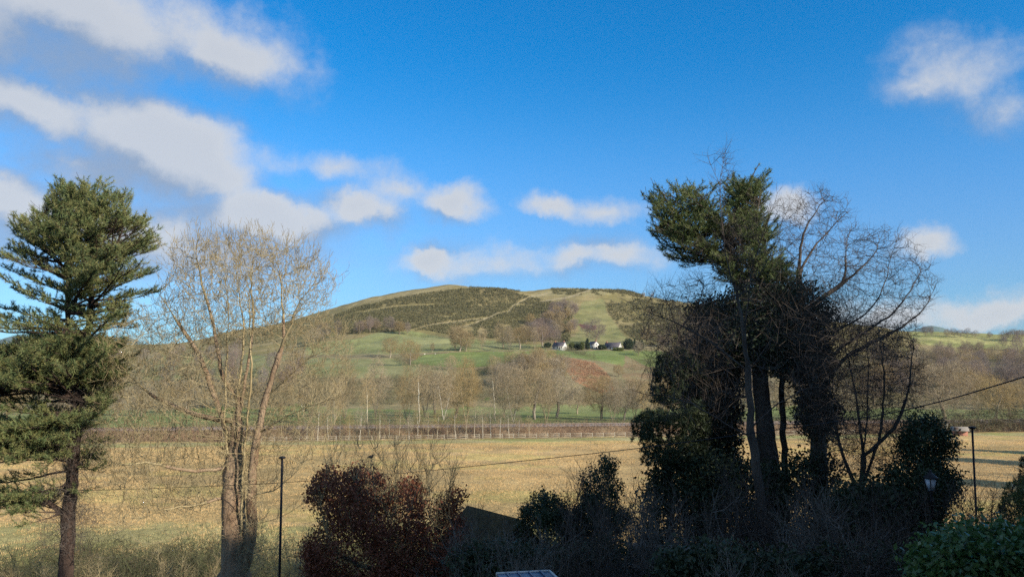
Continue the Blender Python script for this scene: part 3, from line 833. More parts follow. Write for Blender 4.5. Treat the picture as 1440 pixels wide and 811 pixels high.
def wood(poly, n, hh, label, group, ymin=300, kinds=('wood', 'wood', 'oak'), ymax=1200):
    us = [p[0] for p in poly]; vs = [p[1] for p in poly]; k = 0; tries = 0
    while k < n and tries < n * 30:
        tries += 1
        u, v = prs.uniform(min(us), max(us)), prs.uniform(min(vs), max(vs))
        if not inpoly([u], [v], poly)[0]: continue
        x, y, z = ground_at(u, v, ymin, ymax)
        if y > ymax * .98: continue
        lu, lv = min(us) if min(us) > 0 else 0, min(vs); fu = (u - lu) / (min(max(us), 1440) - lu); fv = (v - lv) / (max(vs) - lv)
        spot = ('upper', 'middle', 'lower')[min(2, int(max(0, fv) * 3))] + ' ' + ('left', 'centre', 'right')[min(2, int(max(0, fu) * 3))]
        far_tree(prs.choice(kinds), x, y, prs.uniform(*hh), label + ', ' + spot + ' part', group); k += 1


wood([(770, 440), (795, 432), (812, 442), (812, 470), (790, 482), (755, 484), (735, 470), (745, 455)], 50, (9, 14), 'bare purple-brown tree in the gully wood above the white cottages', 'gully wood above the cottages')
wood([(690, 516), (730, 510), (770, 510), (800, 520), (800, 545), (690, 548)], 26, (8, 11), 'bare olive-brown tree in the rounded copse beside the bracken slope', 'copse beside the bracken slope', 330, ('oak', 'ash', 'oak'), 640)
wood([(490, 462), (600, 462), (610, 470), (490, 474)], 10, (9, 13), 'bare tree of the thin wood edging the top of the pale pasture', 'trees above the pale pasture')
wood([(880, 480), (1000, 478), (1000, 500), (890, 492)], 8, (9, 13), 'bare tree on the slope just right of the cottages', 'trees right of the cottages')
wood([(1230, 500), (1440, 503), (1560, 505), (1560, 560), (1230, 560)], 105, (12, 17), 'bare purple-brown tree in the valley-side wood right of the ivy-clad group', 'valley-side wood at right')
wood([(1300, 560), (1440, 560), (1540, 560), (1540, 585), (1280, 585)], 16, (10, 15), 'bare tree on the valley floor below the right hillside wood', 'valley floor trees at right', 225, ('oak', 'ash', 'oak'))
wood([(0, 500), (420, 500), (420, 560), (-120, 560), (-120, 502)], 56, (10, 16), 'bare brown hillside tree seen through the left-hand trees', 'hillside trees behind the left-hand trees')
wood([(-100, 570), (430, 572), (430, 598), (-100, 598)], 26, (8, 13), 'bare tree on the valley floor seen through the left-hand trees', 'valley floor trees behind the left-hand trees', 225, ('oak', 'ash', 'paleash'))
wood([(1000, 520), (1250, 520), (1250, 570), (1000, 570)], 14, (10, 15), 'bare tree glimpsed between the dark ivy-clad trunks', 'trees glimpsed between the ivy-clad trunks')
# right skyline clumps
sky_t = [(1302, 470, 458), (1310, 471, 460), (1332, 472, 462), (1342, 472, 461), (1350, 473, 463), (1360, 472, 461), (1371, 473, 464), (1392, 474, 466), (1412, 478, 464), (1424, 478, 462), (1434, 478, 463), (1448, 479, 462), (1412, 491, 474), (1432, 492, 472), (1378, 490, 480)]
for i, (u, vb, vt) in enumerate(sky_t):
    x, y, z = ground_at(u, vb + 2, 600); h = min(20, CAMH + y * tv(vt) - z)
    far_tree('wood', x, y, max(h, 6), 'bare tree on the far right ridge pasture, %s counted from the left' % ordn(i), 'trees on the far right ridge')
x = P(1328, 600, 222)[0]
far_tree('oak', x, 222, CAMH + 222 * tv(508), 'big spreading bare oak on the flat just right of the dark ivy tree', 'big oaks by the railway')
x = P(1402, 600, 240)[0]
far_tree('oak', x, 240, CAMH + 240 * tv(528), 'broad bare tree right of the big oak behind the hedgerow', 'big oaks by the railway')
# trees beyond the right edge of the picture that throw their shadows on the field
for k, (x, y, h) in enumerate([(84, 78, 15), (98, 92, 17), (92, 68, 14), (112, 104, 18), (124, 118, 16), (106, 84, 16), (136, 128, 17), (76, 62, 13)]):
    far_tree('oak', x, y, h, 'bare field-edge tree outside the right edge of the picture', 'field edge trees')


# ------------------------------------------------------------------ hedges, scrub, gorse, grass
def tangle(Q, n, L, w, rs, up=.3):
    m = len(Q); P_ = np.repeat(Q, n, 0) + rs.normal(0, L * .5, (m * n, 3)); d = norm(rs.normal(size=P_.shape) + (0, 0, up)); l = (rs.uniform(.5, 1.2, len(P_)) * L)[:, None]
    side = norm(np.cross(d, rs.normal(size=d.shape))) * w * .5
    V = np.stack([P_ - side, P_ + side, P_ + d * l], 1).reshape(-1, 3)
    return V, np.arange(len(V)).reshape(-1, 3), np.repeat(np.repeat(rs.random(m), n), 3)


def hedge(label, pts, h, w, m, seed, step=.8, n=10, L=.9, tw=.07, group='field hedges', world=False):
    rs = np.random.default_rng(seed); W = [p if world else ground_at(p[0], p[1], 190)[:2] for p in pts]; Q = []
    for a, b in zip(W[:-1], W[1:]):
        ln = math.dist(a, b); k = max(2, int(ln / step))
        for t in np.linspace(0, 1, k, endpoint=False):
            for _ in range(3):
                x = a[0] + (b[0] - a[0]) * t + rs.normal(0, w * .4); y = a[1] + (b[1] - a[1]) * t + rs.normal(0, w * .4)
                Q.append((x, y, rs.uniform(0, 1)))
    Q = np.array(Q); hh = h * (.55 + .9 * fbm(np.stack([Q[:, 0] / 4, Q[:, 1] / 4, Q[:, 0] * 0 + seed], -1), 2))
    Z = terrain(Q[:, 0], Q[:, 1]); Q[:, 2] = Z + Q[:, 2] * hh
    base = np.array([W[0][0], W[0][1], tz(*W[0])])
    V, Fc, t = tangle(Q, n, L, tw, rs)
    o = mesh_obj('hedge', V - base, [Fc], m, tint=t); o.location = base
    tag(o, label, 'hedge', group)


hedge('dark low hedge under the row of trees across the pastures', [(480, 496), (560, 496), (620, 494), (700, 491.5), (772, 490)], 2.2, 1.4, M['hedge'], 1)
hedge('short dark hedge below the lone oak on the pasture', [(555, 506), (580, 514), (612, 519), (650, 522)], 2.4, 1.6, M['hedge'], 2)
hedge('sloping hedge running down from the white cottages to the bracken', [(792, 491), (806, 495), (822, 501), (838, 507)], 2.6, 2, M['hedge'], 3)
hedge('thick brown hedgerow at the far right edge of the straw field', [(P(1338, 600, 196)[0], 203), (P(1440, 600, 200)[0], 207), (P(1620, 600, 200)[0], 214)], 5.6, 3.5, M['hedge'], 4, step=.4, n=36, L=1.2, tw=.08, world=True)
hedge('grey-brown scrub hedge along the foot of the hill', [(480, 469), (540, 467), (600, 474), (660, 482), (720, 486)], 2.2, 1.5, M['hedge'], 5)
hedge('faint hedge crossing the ridge pasture at far right', [(1290, 479), (1330, 482), (1350, 486)], 2.2, 1.5, M['hedge'], 6)
hedge('hedge along the top of the right ridge pasture', [(1300, 473), (1380, 476), (1440, 481)], 3, 2, M['hedge'], 7)
hedge('dark hedge at the foot of the right ridge pasture', [(1380, 489), (1440, 493), (1500, 496)], 3, 2, M['hedge'], 8)


def scatter_px(poly, n, ymin, ymax, rs, thr=None, nscale=20):
    """ground points seen inside a picture polygon, spread evenly over the land"""
    us = [p[0] for p in poly]; vs = [p[1] for p in poly]
    out = []; tot = 0; tries = 0
    while tot < n and tries < 60:
        tries += 1; k = 40000
        y = np.sqrt(rs.uniform(ymin ** 2, ymax ** 2, k)); U = rs.uniform(min(us), max(us), k)
        x = (U - CX) / F * y; z = terrain(x, y); uu, vv = proj(x, y, z); ok = inpoly(uu, vv, poly)
        q = np.stack([x, y, z], -1)[ok]
        if thr is not None and len(q):
            f = fbm(q * np.array([1, .6, 0]) / nscale, 4) * .5 + fbm(q * np.array([1, .7, 0]) / nscale / 6, 3) * .5; q = q[f > thr + rs.normal(0, .02, len(q))]
        out.append(q); tot += len(q)
    return np.concatenate(out)[:n]


def stuff_tangle(name, label, Q, n, L, w, m, seed, hscale=1., up=.3, cat='scrub'):
    rs = np.random.default_rng(seed); Q = Q.copy(); Q[:, 2] += rs.uniform(0, hscale, len(Q))
    V, Fc, t = tangle(Q, n, L, w, rs, up); o = mesh_obj(name, V, [Fc], m, tint=t); tag(o, label, cat, kind='stuff'); return o


rs_ = np.random.default_rng(77)
hillpoly = [(470, 444), (500, 432), (560, 419), (600, 412), (650, 406), (700, 406), (740, 416), (760, 421), (790, 426), (805, 442), (800, 480), (730, 478), (640, 472), (600, 464), (480, 470)]
Q1 = scatter_px(hillpoly, 30000, 640, 1060, rs_, .40, 6)
Q2 = scatter_px([(850, 424), (900, 420), (1050, 430), (1100, 450), (1000, 485), (905, 486), (875, 466), (856, 440)], 12000, 640, 1060, rs_, .44, 6)
Q3 = scatter_px([(660, 402), (735, 408), (720, 416), (660, 410)], 900, 850, 1060, rs_, .45, 6)
Q4 = scatter_px([(775, 406), (905, 409), (905, 418), (780, 414)], 2600, 850, 1060, rs_, .44, 6)
Q5 = scatter_px([(300, 470), (478, 440), (480, 470), (300, 492)], 2500, 640, 1060, rs_, .48, 24)
Qg = np.concatenate([Q1, Q2, Q3, Q4, Q5])
ug, vg = proj(*Qg.T); kp = np.ones(len(Qg), bool)
for pts in ([(640, 463), (680, 450), (700, 441), (715, 438), (722, 430), (745, 417), (775, 411)], [(760, 424), (800, 418), (830, 408)], [(560, 470), (600, 458), (640, 452), (690, 446)], [(500, 440), (560, 430), (610, 428)]):
    for (a, b), (c, d) in zip(pts[:-1], pts[1:]):
        t = np.clip(((ug - a) * (c - a) + (vg - b) * (d - b)) / ((c - a) ** 2 + (d - b) ** 2), 0, 1); kp &= np.hypot(ug - a - t * (c - a), vg - b - t * (d - b)) > 1.3
Qg = Qg[kp]
stuff_tangle('gorse', 'dark green gorse scrub mottling the upper hillside', Qg, 6, 1.25, .65, M['gorse'], 78, 1.0, cat='gorse')
Qs = np.concatenate([scatter_px([(440, 530), (640, 530), (700, 512), (740, 506), (780, 505), (800, 530), (870, 560), (870, 566), (440, 570)], 4200, 340, 560, rs_, .49, 12),
                     scatter_px([(870, 505), (1250, 520), (1250, 565), (870, 560)], 2500, 340, 700, rs_, .5, 12), scatter_px([(-50, 520), (430, 520), (430, 570), (-50, 575)], 3000, 330, 700, rs_, .5, 14),
                     scatter_px([(1230, 500), (1500, 505), (1500, 572), (1230, 572)], 5000, 330, 900, rs_, .42, 18)])
stuff_tangle('scrub', 'brown leafless scrub on the bank below the pastures', Qs, 9, 1.5, .12, M['scrub'], 79, 1.4)
Qb = scatter_px([(788, 507), (805, 506), (833, 511), (850, 523), (864, 547), (846, 551), (808, 534)], 1900, 340, 640, rs_)
stuff_tangle('bracken', 'rust-red dead bracken on the slope below the cottages', Qb, 9, .8, .16, M['bracken'], 80, .4, cat='bracken')
# growth on the railway bank
k = 9000; xb = rs_.uniform(-120, 150, k); yb = emb_y(xb) - rs_.uniform(2.7, 9, k); Qe = np.stack([xb, yb, terrain(xb, yb)], -1)
stuff_tangle('bracken', 'reddish brambles and dead bracken covering the railway bank', Qe, 8, .85, .05, M['bracken'], 81, .35, up=.9, cat='bracken')
xb = rs_.uniform(-80, 110, 5000); yb = emb_y(xb) + rs_.uniform(9, 24, 5000); Qe = np.stack([xb, yb, terrain(xb, yb)], -1)
stuff_tangle('scrub', 'tangle of brown undergrowth beneath the belt trees', Qe, 8, 1.5, .05, M['scrub'], 82, 1.8, up=.9)


def grass(label, x, y, L, w, n, m, seed):
    rs = np.random.default_rng(seed); z = terrain(x, y); Q = np.stack([x, y, z], -1)
    m_ = len(Q); P_ = np.repeat(Q, n, 0) + rs.normal(0, .16, (m_ * n, 3)) * (1, 1, 0); d = norm(rs.normal(0, .75, P_.shape) + (0.25, 0.1, 1.0)); d[:, 2] = np.abs(d[:, 2])
    l = (rs.uniform(.4, 1.2, len(P_)) * L)[:, None]; side = norm(np.cross(d, rs.normal(size=d.shape))) * w * .5
    P_[:, 2] -= .03
    V = np.stack([P_ - side, P_ + side, P_ + d * l], 1).reshape(-1, 3); t = np.repeat(np.repeat(rs.random(m_), n), 3)
    tag(mesh_obj('dry_grass', V, [np.arange(len(V)).reshape(-1, 3)], m, tint=t), label, 'grass', kind='stuff')


k = 100000; yg = np.sqrt(rs_.uniform(54 ** 2, 178 ** 2, k)); xg = rs_.uniform(-.72, .72, k) * yg
f = fbm(np.stack([xg / 2.2, yg / 3.5, xg * 0], -1), 3); ok = (f * .6 + .4 * fbm(np.stack([xg / 14, yg / 9, xg * 0 + 2], -1), 3) > .455) & (yg < 172 + .16 * xg); xg, yg = xg[ok], yg[ok]
grass('coarse straw-coloured winter grass covering the flat field', xg, yg, .28, .045, 6, M['grass_dry'], 90)

# ------------------------------------------------------------------ fence, rails, buildings
fx = np.arange(-62, 84, 2.6); base = np.array([fx[0], 182 + .16 * fx[0], 0])
fe = thing('rail_fence', 'long pale post and rail fence along the far edge of the straw field', 'fence', (base[0], base[1], 0))
for x in fx:
    y = 182 + .16 * x; z = tz(x, y); part('post', [((x - base[0], y - base[1], z + .6), (.07, .06, .66), .16)], M['wood_pale'], fe)
for hgt in (.4, .78, 1.12):
    L = []
    for a, b in zip(fx[:-1], fx[1:]):
        ya, yb = 182 + .16 * a, 182 + .16 * b
        L.append((((a + b) / 2 - base[0], (ya + yb) / 2 - base[1] - .1, (tz(a, ya) + tz(b, yb)) / 2 + hgt), (1.32, .02, .038), .16))
    part('rail', L, M['wood_pale'], fe)
tr = thing('railway_track', 'single railway track on top of the low bank beyond the field', 'railway track', (0, 195.5, 2.42), math.atan(.16))
for s in (-.72, .72): part('rail', [((20, s, .14), (260, .035, .08), 0)], M['steel'], tr)
part('sleepers', [((x, 0, .03), (.12, 1.25, .03), 0) for x in np.arange(-240, 280, .7)], M['wood_dark'], tr)


def prism(L, W, H, RH):      # gabled body, ridge along x
    x, y = L / 2, W / 2
    V = [(-x, -y, -1.5), (x, -y, -1.5), (x, y, -1.5), (-x, y, -1.5), (-x, -y, H), (x, -y, H), (x, y, H), (-x, y, H), (-x, 0, H + RH), (x, 0, H + RH)]
    return V, [np.array([(0, 1, 5, 4), (2, 3, 7, 6), (4, 5, 9, 8), (6, 7, 8, 9), (3, 2, 1, 0)]), np.array([(1, 2, 6, 9, 5), (3, 0, 4, 8, 7)])]


def roof_slabs(L, W, H, RH, o=.35, t=.14):
    V = []; Fc = []; sl = RH / (W / 2)
    for s in (-1, 1):
        b = len(V); ye, ze = s * (W / 2 + o), H - o * sl
        prof = [(0, H + RH + .02), (ye, ze + .02), (ye, ze + t + .02), (0, H + RH + t + .02)]
        for x in (-L / 2 - o, L / 2 + o):
            for (y, z) in prof: V.append((x, y, z))
        for q in ((0, 1, 5, 4), (1, 2, 6, 5), (2, 3, 7, 6), (0, 3, 2, 1), (4, 5, 6, 7)): Fc.append([b + k for k in q])
    return V, [np.array(Fc)]


def house(name, label, cat, loc, L, W, H, RH, rz, wm, rm, wins=(), chim=((0, 0),), sc=1, door=None, t=.14):
    r = thing(name, label, cat, loc, rz)
    V, Fc = prism(L, W, H, RH); mesh_obj('wall', V, Fc, wm, r)
    V, Fc = roof_slabs(L, W, H, RH, t=t); rf = mesh_obj('roof', V, Fc, rm, r)
    for cx_, dy in chim: part('chimney', [((cx_, dy, H + RH + .35), (.4, .35, .75), 0), ((cx_, dy, H + RH + 1.15), (.46, .41, .06), 0)], M['brick'], rf)
    for side, a, z, w, h in wins:      # side: 's' long front, 'e' gable at +x, 'w'
        if side in 'sn':
            y = -(W / 2 + .01) if side == 's' else W / 2 + .01
            wi = part('window', [((a, y, z), (w / 2, .03, h / 2), 0)], M['glass'], r)
            part('frame', [((a, y * 1.005, z + k * h / 2), (w / 2 + .06, .05, .05), 0) for k in (-1, 1)] + [((a + k * w / 2, y * 1.005, z), (.05, .05, h / 2 - .05), 0) for k in (-1, 0, 1)], M['wood_pale'], wi)
        else:
            x = (L / 2 + .01) * (1 if side == 'e' else -1)
            wi = part('window', [((x, a, z), (.03, w / 2, h / 2), 0)], M['glass'], r)
            part('frame', [((x * 1.003, a, z + k * h / 2), (.05, w / 2 + .06, .05), 0) for k in (-1, 1)] + [((x * 1.003, a + k * w / 2, z), (.05, .05, h / 2 - .05), 0) for k in (-1, 0, 1)], M['wood_pale'], wi)
    if door: part('door', [((door, -(W / 2 + .02), 1.0), (.45, .04, 1.0), 0)], M['wood_dark'], r)
    return r


def far_evergreen(u, v, h, w, label, seed, pointed=True, m='holly', dy=0):
    rs = np.random.default_rng(seed); x, y, z = ground_at(u, v, 450); y += dy; z = tz(x, y); n = int(260 * max(1, w / 3)); q = norm(rs.normal(size=(n, 3))) * rs.uniform(.3, 1, (n, 1)) ** .5
    q[:, 2] = (q[:, 2] + 1) / 2
    if pointed: q[:, :2] *= (1.15 - q[:, 2:3])
    q = q * (w / 2, w / 2, h); q *= (.8 + .5 * fbm(q / 1.3 + seed, 2))[:, None]
    r = thing('evergreen_tree', label, 'evergreen', (x, y, z - .1), group='evergreens around the cottages')
    cylp = part('trunk', [((0, 0, h * .2), (.12, .12, h * .2), 0)], M['far_bark'], r)
    V, Fc, t = leaves(q, 8, .34, .25, rs); mesh_obj('crown', V, [Fc], M[m], r, tint=t)


for k, (u, v, h, w, pt, lb, mm, dy) in enumerate([(826, 491, 8.5, 4.5, True, 'dark conifer between the left cottage and the tall middle one', 'holly', -1), (813, 491, 4.5, 6, False, 'low dark bush just right of the leftmost cottage', 'holly', -2), (805, 491, 5, 5, False, 'rounded green bush by the gable of the leftmost cottage', 'olive', 2),
        (884, 491, 8, 8, False, 'broad dark green tree right of the rightmost cottage', 'holly', 0), (893, 491, 7, 5, True, 'dark blue-green conifer second from the right of the cottages', 'holly', 1), (903, 491, 7.5, 3.6, True, 'slim dark conifer standing alone right of the cottages', 'holly', 0),
        (846, 491, 3.6, 6, False, 'dark hedge-like bush in front of the rightmost cottage roof end', 'holly', -3), (770, 489, 4, 5, False, 'dark bush just left of the leftmost cottage', 'holly', 3), (818, 492, 6, 3.4, False, 'golden-green bush between the first two cottages', 'olive', -3), (868, 492, 2.2, 8, False, 'low olive bush under the long cottage', 'olive', -5)]):
    far_evergreen(u, v, h, w, lb, 500 + k, pt, mm, dy)
A_ = math.radians(-38)
x, y, z = ground_at(787, 491.5, 450)
house('cottage', 'white gabled cottage with slate roof, leftmost of the hill cottages', 'cottage', (x, y, z), 10, 5.5, 2.7, 2.9, A_, M['white'], M['slate'],
      [('s', -3.5, 1.5, 1.1, 1.2), ('s', 0, 1.5, 1.1, 1.2), ('s', 3.5, 1.5, 1.1, 1.2), ('e', 0, 1.5, 1.3, 1.3), ('e', 0, 3.5, .8, .9)], ((-4, 0), (4.0, 0)), door=1.8)
x, y, z = ground_at(836, 491, 450)
house('cottage', 'tall white cottage with brick chimney between the two other hill cottages', 'cottage', (x, y + 6, z), 8, 5, 4.0, 2.2, math.radians(-62), M['white'], M['slate'],
      [('s', -2.5, 1.5, 1, 1.2), ('s', 2.5, 1.5, 1, 1.2), ('e', 0, 1.4, 1.2, 1.3), ('e', 0, 3.7, 1.0, 1.0)], ((3.0, 0),), door=0)
x, y, z = ground_at(862, 491.5, 450)
house('cottage', 'long white cottage with dark low roof, rightmost of the hill cottages', 'cottage', (x, y, z), 12, 6, 2.2, 3.2, math.radians(-30), M['white'], M['slate'],
      [('s', -4, 1.4, 1.2, 1.1), ('s', 2, 1.4, 1.2, 1.1), ('e', 0, 1.4, 1.3, 1.2), ('e', 0, 3.2, .8, .8)], ((-5, 0),), door=-1)
x, y, z = ground_at(1350, 612, 150)
house('lineside_hut', 'small brick hut with pale roof by the right-hand hedgerow', 'hut', (x, y, tz(x, y)), 3.2, 2.2, 1.3, .7, math.radians(-25), M['brick'], M['wood_grey'], [('s', .6, 1.0, .6, .5)], (), door=-.8, t=.08)
x, y = P(1331, 600, 204)[0], 204.
sg = thing('lineside_sign', 'tiny white marker board by the railway right of the dark ivy tree', 'sign', (x, y, tz(x, y)))
part('post', [((0, 0, .8), (.05, .05, .8), 0)], M['wood_pale'], sg); part('board', [((0, -.07, 1.7), (.35, .02, .5), 0)], M['white'], sg)


def ellip(c, r, n=10, m_=8):
    V = [(c[0], c[1], c[2] - r[2])]
    for i in range(1, m_):
        a = -math.pi / 2 + math.pi * i / m_
        for k_ in range(n):
            b = 2 * math.pi * k_ / n; V.append((c[0] + r[0] * math.cos(a) * math.cos(b), c[1] + r[1] * math.cos(a) * math.sin(b), c[2] + r[2] * math.sin(a)))
    V.append((c[0], c[1], c[2] + r[2])); Fc = []
    for i in range(m_ - 2):
        for k_ in range(n): Fc.append((1 + i * n + k_, 1 + i * n + (k_ + 1) % n, 1 + (i + 1) * n + (k_ + 1) % n, 1 + (i + 1) * n + k_))
    T = [(0, 1 + (k_ + 1) % n, 1 + k_) for k_ in range(n)] + [(len(V) - 1, 1 + (m_ - 2) * n + k_, 1 + (m_ - 2) * n + (k_ + 1) % n) for k_ in range(n)]
    return np.array(V), np.array(Fc), np.array(T)


def skinned(name, verts, edges, rad, m, loc, rz=0, sub=2):
    me = bpy.data.meshes.new(name); me.from_pydata(verts, edges, []); o = bpy.data.objects.new(name, me); COL.objects.link(o)
    md = o.modifiers.new('skin', 'SKIN')
    for v, r in zip(me.skin_vertices[0].data if me.skin_vertices else [], rad): v.radius = r
    if not me.skin_vertices:
        bpy.context.view_layer.objects.active = o
    s = o.modifiers.new('sub', 'SUBSURF'); s.levels = sub; s.render_levels = sub; me.materials.append(m); o.location = loc; o.rotation_euler = (0, 0, rz); return o


def blend_body(parts, name, m, loc, rz, vs):
    """several ellipsoids fused into one continuous surface"""
    V = []; Q = []; T = []
    for c, r in parts:
        v, q, t = ellip(c, r); Q.append(q + len(V)); T.append(t + len(V)); V += [tuple(k) for k in v]
    o = mesh_obj(name, V, [np.concatenate(Q), np.concatenate(T)], m, smooth=True)
    rm = o.modifiers.new('fuse', 'REMESH'); rm.mode = 'VOXEL'; rm.voxel_size = vs; rm.use_smooth_shade = True
    sm = o.modifiers.new('smooth', 'SMOOTH'); sm.iterations = 3; sm.factor = .5
    o.location = loc; o.rotation_euler = (0, 0, rz); return o


SHEEP = [((0, 0, .62), (.46, .24, .26)), ((.30, 0, .68), (.22, .2, .2)), ((.52, 0, .80), (.14, .1, .12)), ((.66, 0, .76), (.12, .065, .07)), ((.52, .1, .86), (.03, .06, .03)), ((.52, -.1, .86), (.03, .06, .03))] + \
        [((x, s, z), (r, r, .16)) for x in (-.3, .3) for s in (-.12, .12) for z, r in ((.16, .04), (.36, .055))] + [((-.46, 0, .6), (.06, .05, .12))]
for (u, v, rz, lb) in ((597, 499, .4, 'pale sheep standing on the pasture, left one of two'), (612, 498.5, 2.6, 'pale sheep standing on the pasture, right one of two')):
    x, y, z = ground_at(u, v, 300); tag(blend_body(SHEEP, 'sheep', M['wool'], (x, y, z), rz, .035), lb, 'sheep', 'sheep on the hill pasture')

# ------------------------------------------------------------------ garden: the shaded foreground
def conifer(name, label, stems, d, crowns, natt, R, r0, rroot, mats, seed, tuft=(14, .17, .018), step=.25, di=2.5, dk=.4, trop=(0, 0, .05), noise=(1.6, .45), squash=(1, 1, 2), tips=2.2, extra=2, maxn=9000, group=None, cat='pine tree', spread=.9, split=.05, up=.25):
    rs = np.random.default_rng(seed); sk = Skel(); base = None
    for st in stems:
        pts = L3(st, d)
        if base is None: base = gp(st[0][0], st[0][1], st[0][2] if len(st[0]) > 2 else d); pts = [base] + pts
        sk.line(pts, step, jit=step * .05, rs=rs)
    ns = len(sk.p)
    for poly, fr_ in crowns:
        A = crown_pts(poly, d, R, int(natt * fr_), noise=noise[1], nscale=noise[0], thr=noise[1], rs=rs, squash=squash)
        sk.colonize(A, di, dk, step, trop=trop, rs=rs, maxn=maxn, jit=.15)
    sk.pipe(r0, rroot); host = np.where((sk.r < r0 * tips) & (np.arange(len(sk.p)) >= ns))[0]
    tw = sk.twigs(host, extra, .42, r0 * .6, 2, up=up, rs=rs) if extra else host
    D = sk.dirs(); idx = np.concatenate([host, tw]) if extra else host
    V, Fc, t = needles(sk.p[idx], norm(D[idx] + (0, 0, .25)), tuft[0], tuft[1], tuft[2], rs, spread)
    root = thing(name, label, cat, tuple(base), group=group)
    tubes_obj(sk, 'trunk', split, 99, mats[0], root, base, bumpy=.15)
    tubes_obj(sk, 'branches', 0, split, mats[0], root, base, thick=.03, kth=5)
    mesh_obj('crown', V - base, [Fc], mats[1], root, tint=t)
    return root, sk, base


# ivy and epicormic shoots that furr the two stems
def trunk_shoots(label, pts, d, r, n, L, m, seed, name='ivy', w=.014, cat='ivy'):
    rs = np.random.default_rng(seed); q = np.array(L3(pts, d)); t = rs.uniform(0, len(q) - 1, n); i = np.clip(t.astype(int), 0, len(q) - 2); f = (t - i)[:, None]
    c = q[i] * (1 - f) + q[i + 1] * f; a = rs.uniform(0, 6.28, n); c = c + np.stack([np.cos(a), np.sin(a), a * 0], -1) * r * rs.uniform(.8, 1.3, (n, 1))
    V, Fc, tt = tangle(c, 5, L, w, rs, .6); o = mesh_obj(name, V - q[0], [Fc], m, tint=tt); o.location = q[0]; tag(o, label, cat)


class Env:
    """round envelope whose outline is a picture polygon at depth d"""
    def __init__(s, poly, d, R):
        s.poly = poly; s.d = d; s.R = R; us = [p[0] for p in poly]; vs = [p[1] for p in poly]
        s.rows = np.linspace(min(vs), max(vs), 80); xs = np.linspace(min(us), max(us), 200); lo, hi = [], []
        for r_ in s.rows:
            w = xs[inpoly(xs, np.full(200, r_), poly)]; lo.append(w.min() if len(w) else us[0]); hi.append(w.max() if len(w) else us[0] + 1)
        s.lo = np.array(lo); s.hi = np.array(hi)

    def inside(s, Q):
        U, V = proj(Q[:, 0], Q[:, 1], Q[:, 2]); a, b = np.interp(V, s.rows, s.lo), np.interp(V, s.rows, s.hi)
        hw = np.maximum((b - a) / 2, 1); x = (U - (a + b) / 2) / hw; dy = (Q[:, 1] - s.d) / np.minimum(hw / F * s.d * 1.05 + .15, s.R)
        return inpoly(U, V, s.poly) & (x * x * .45 + dy * dy < 1)


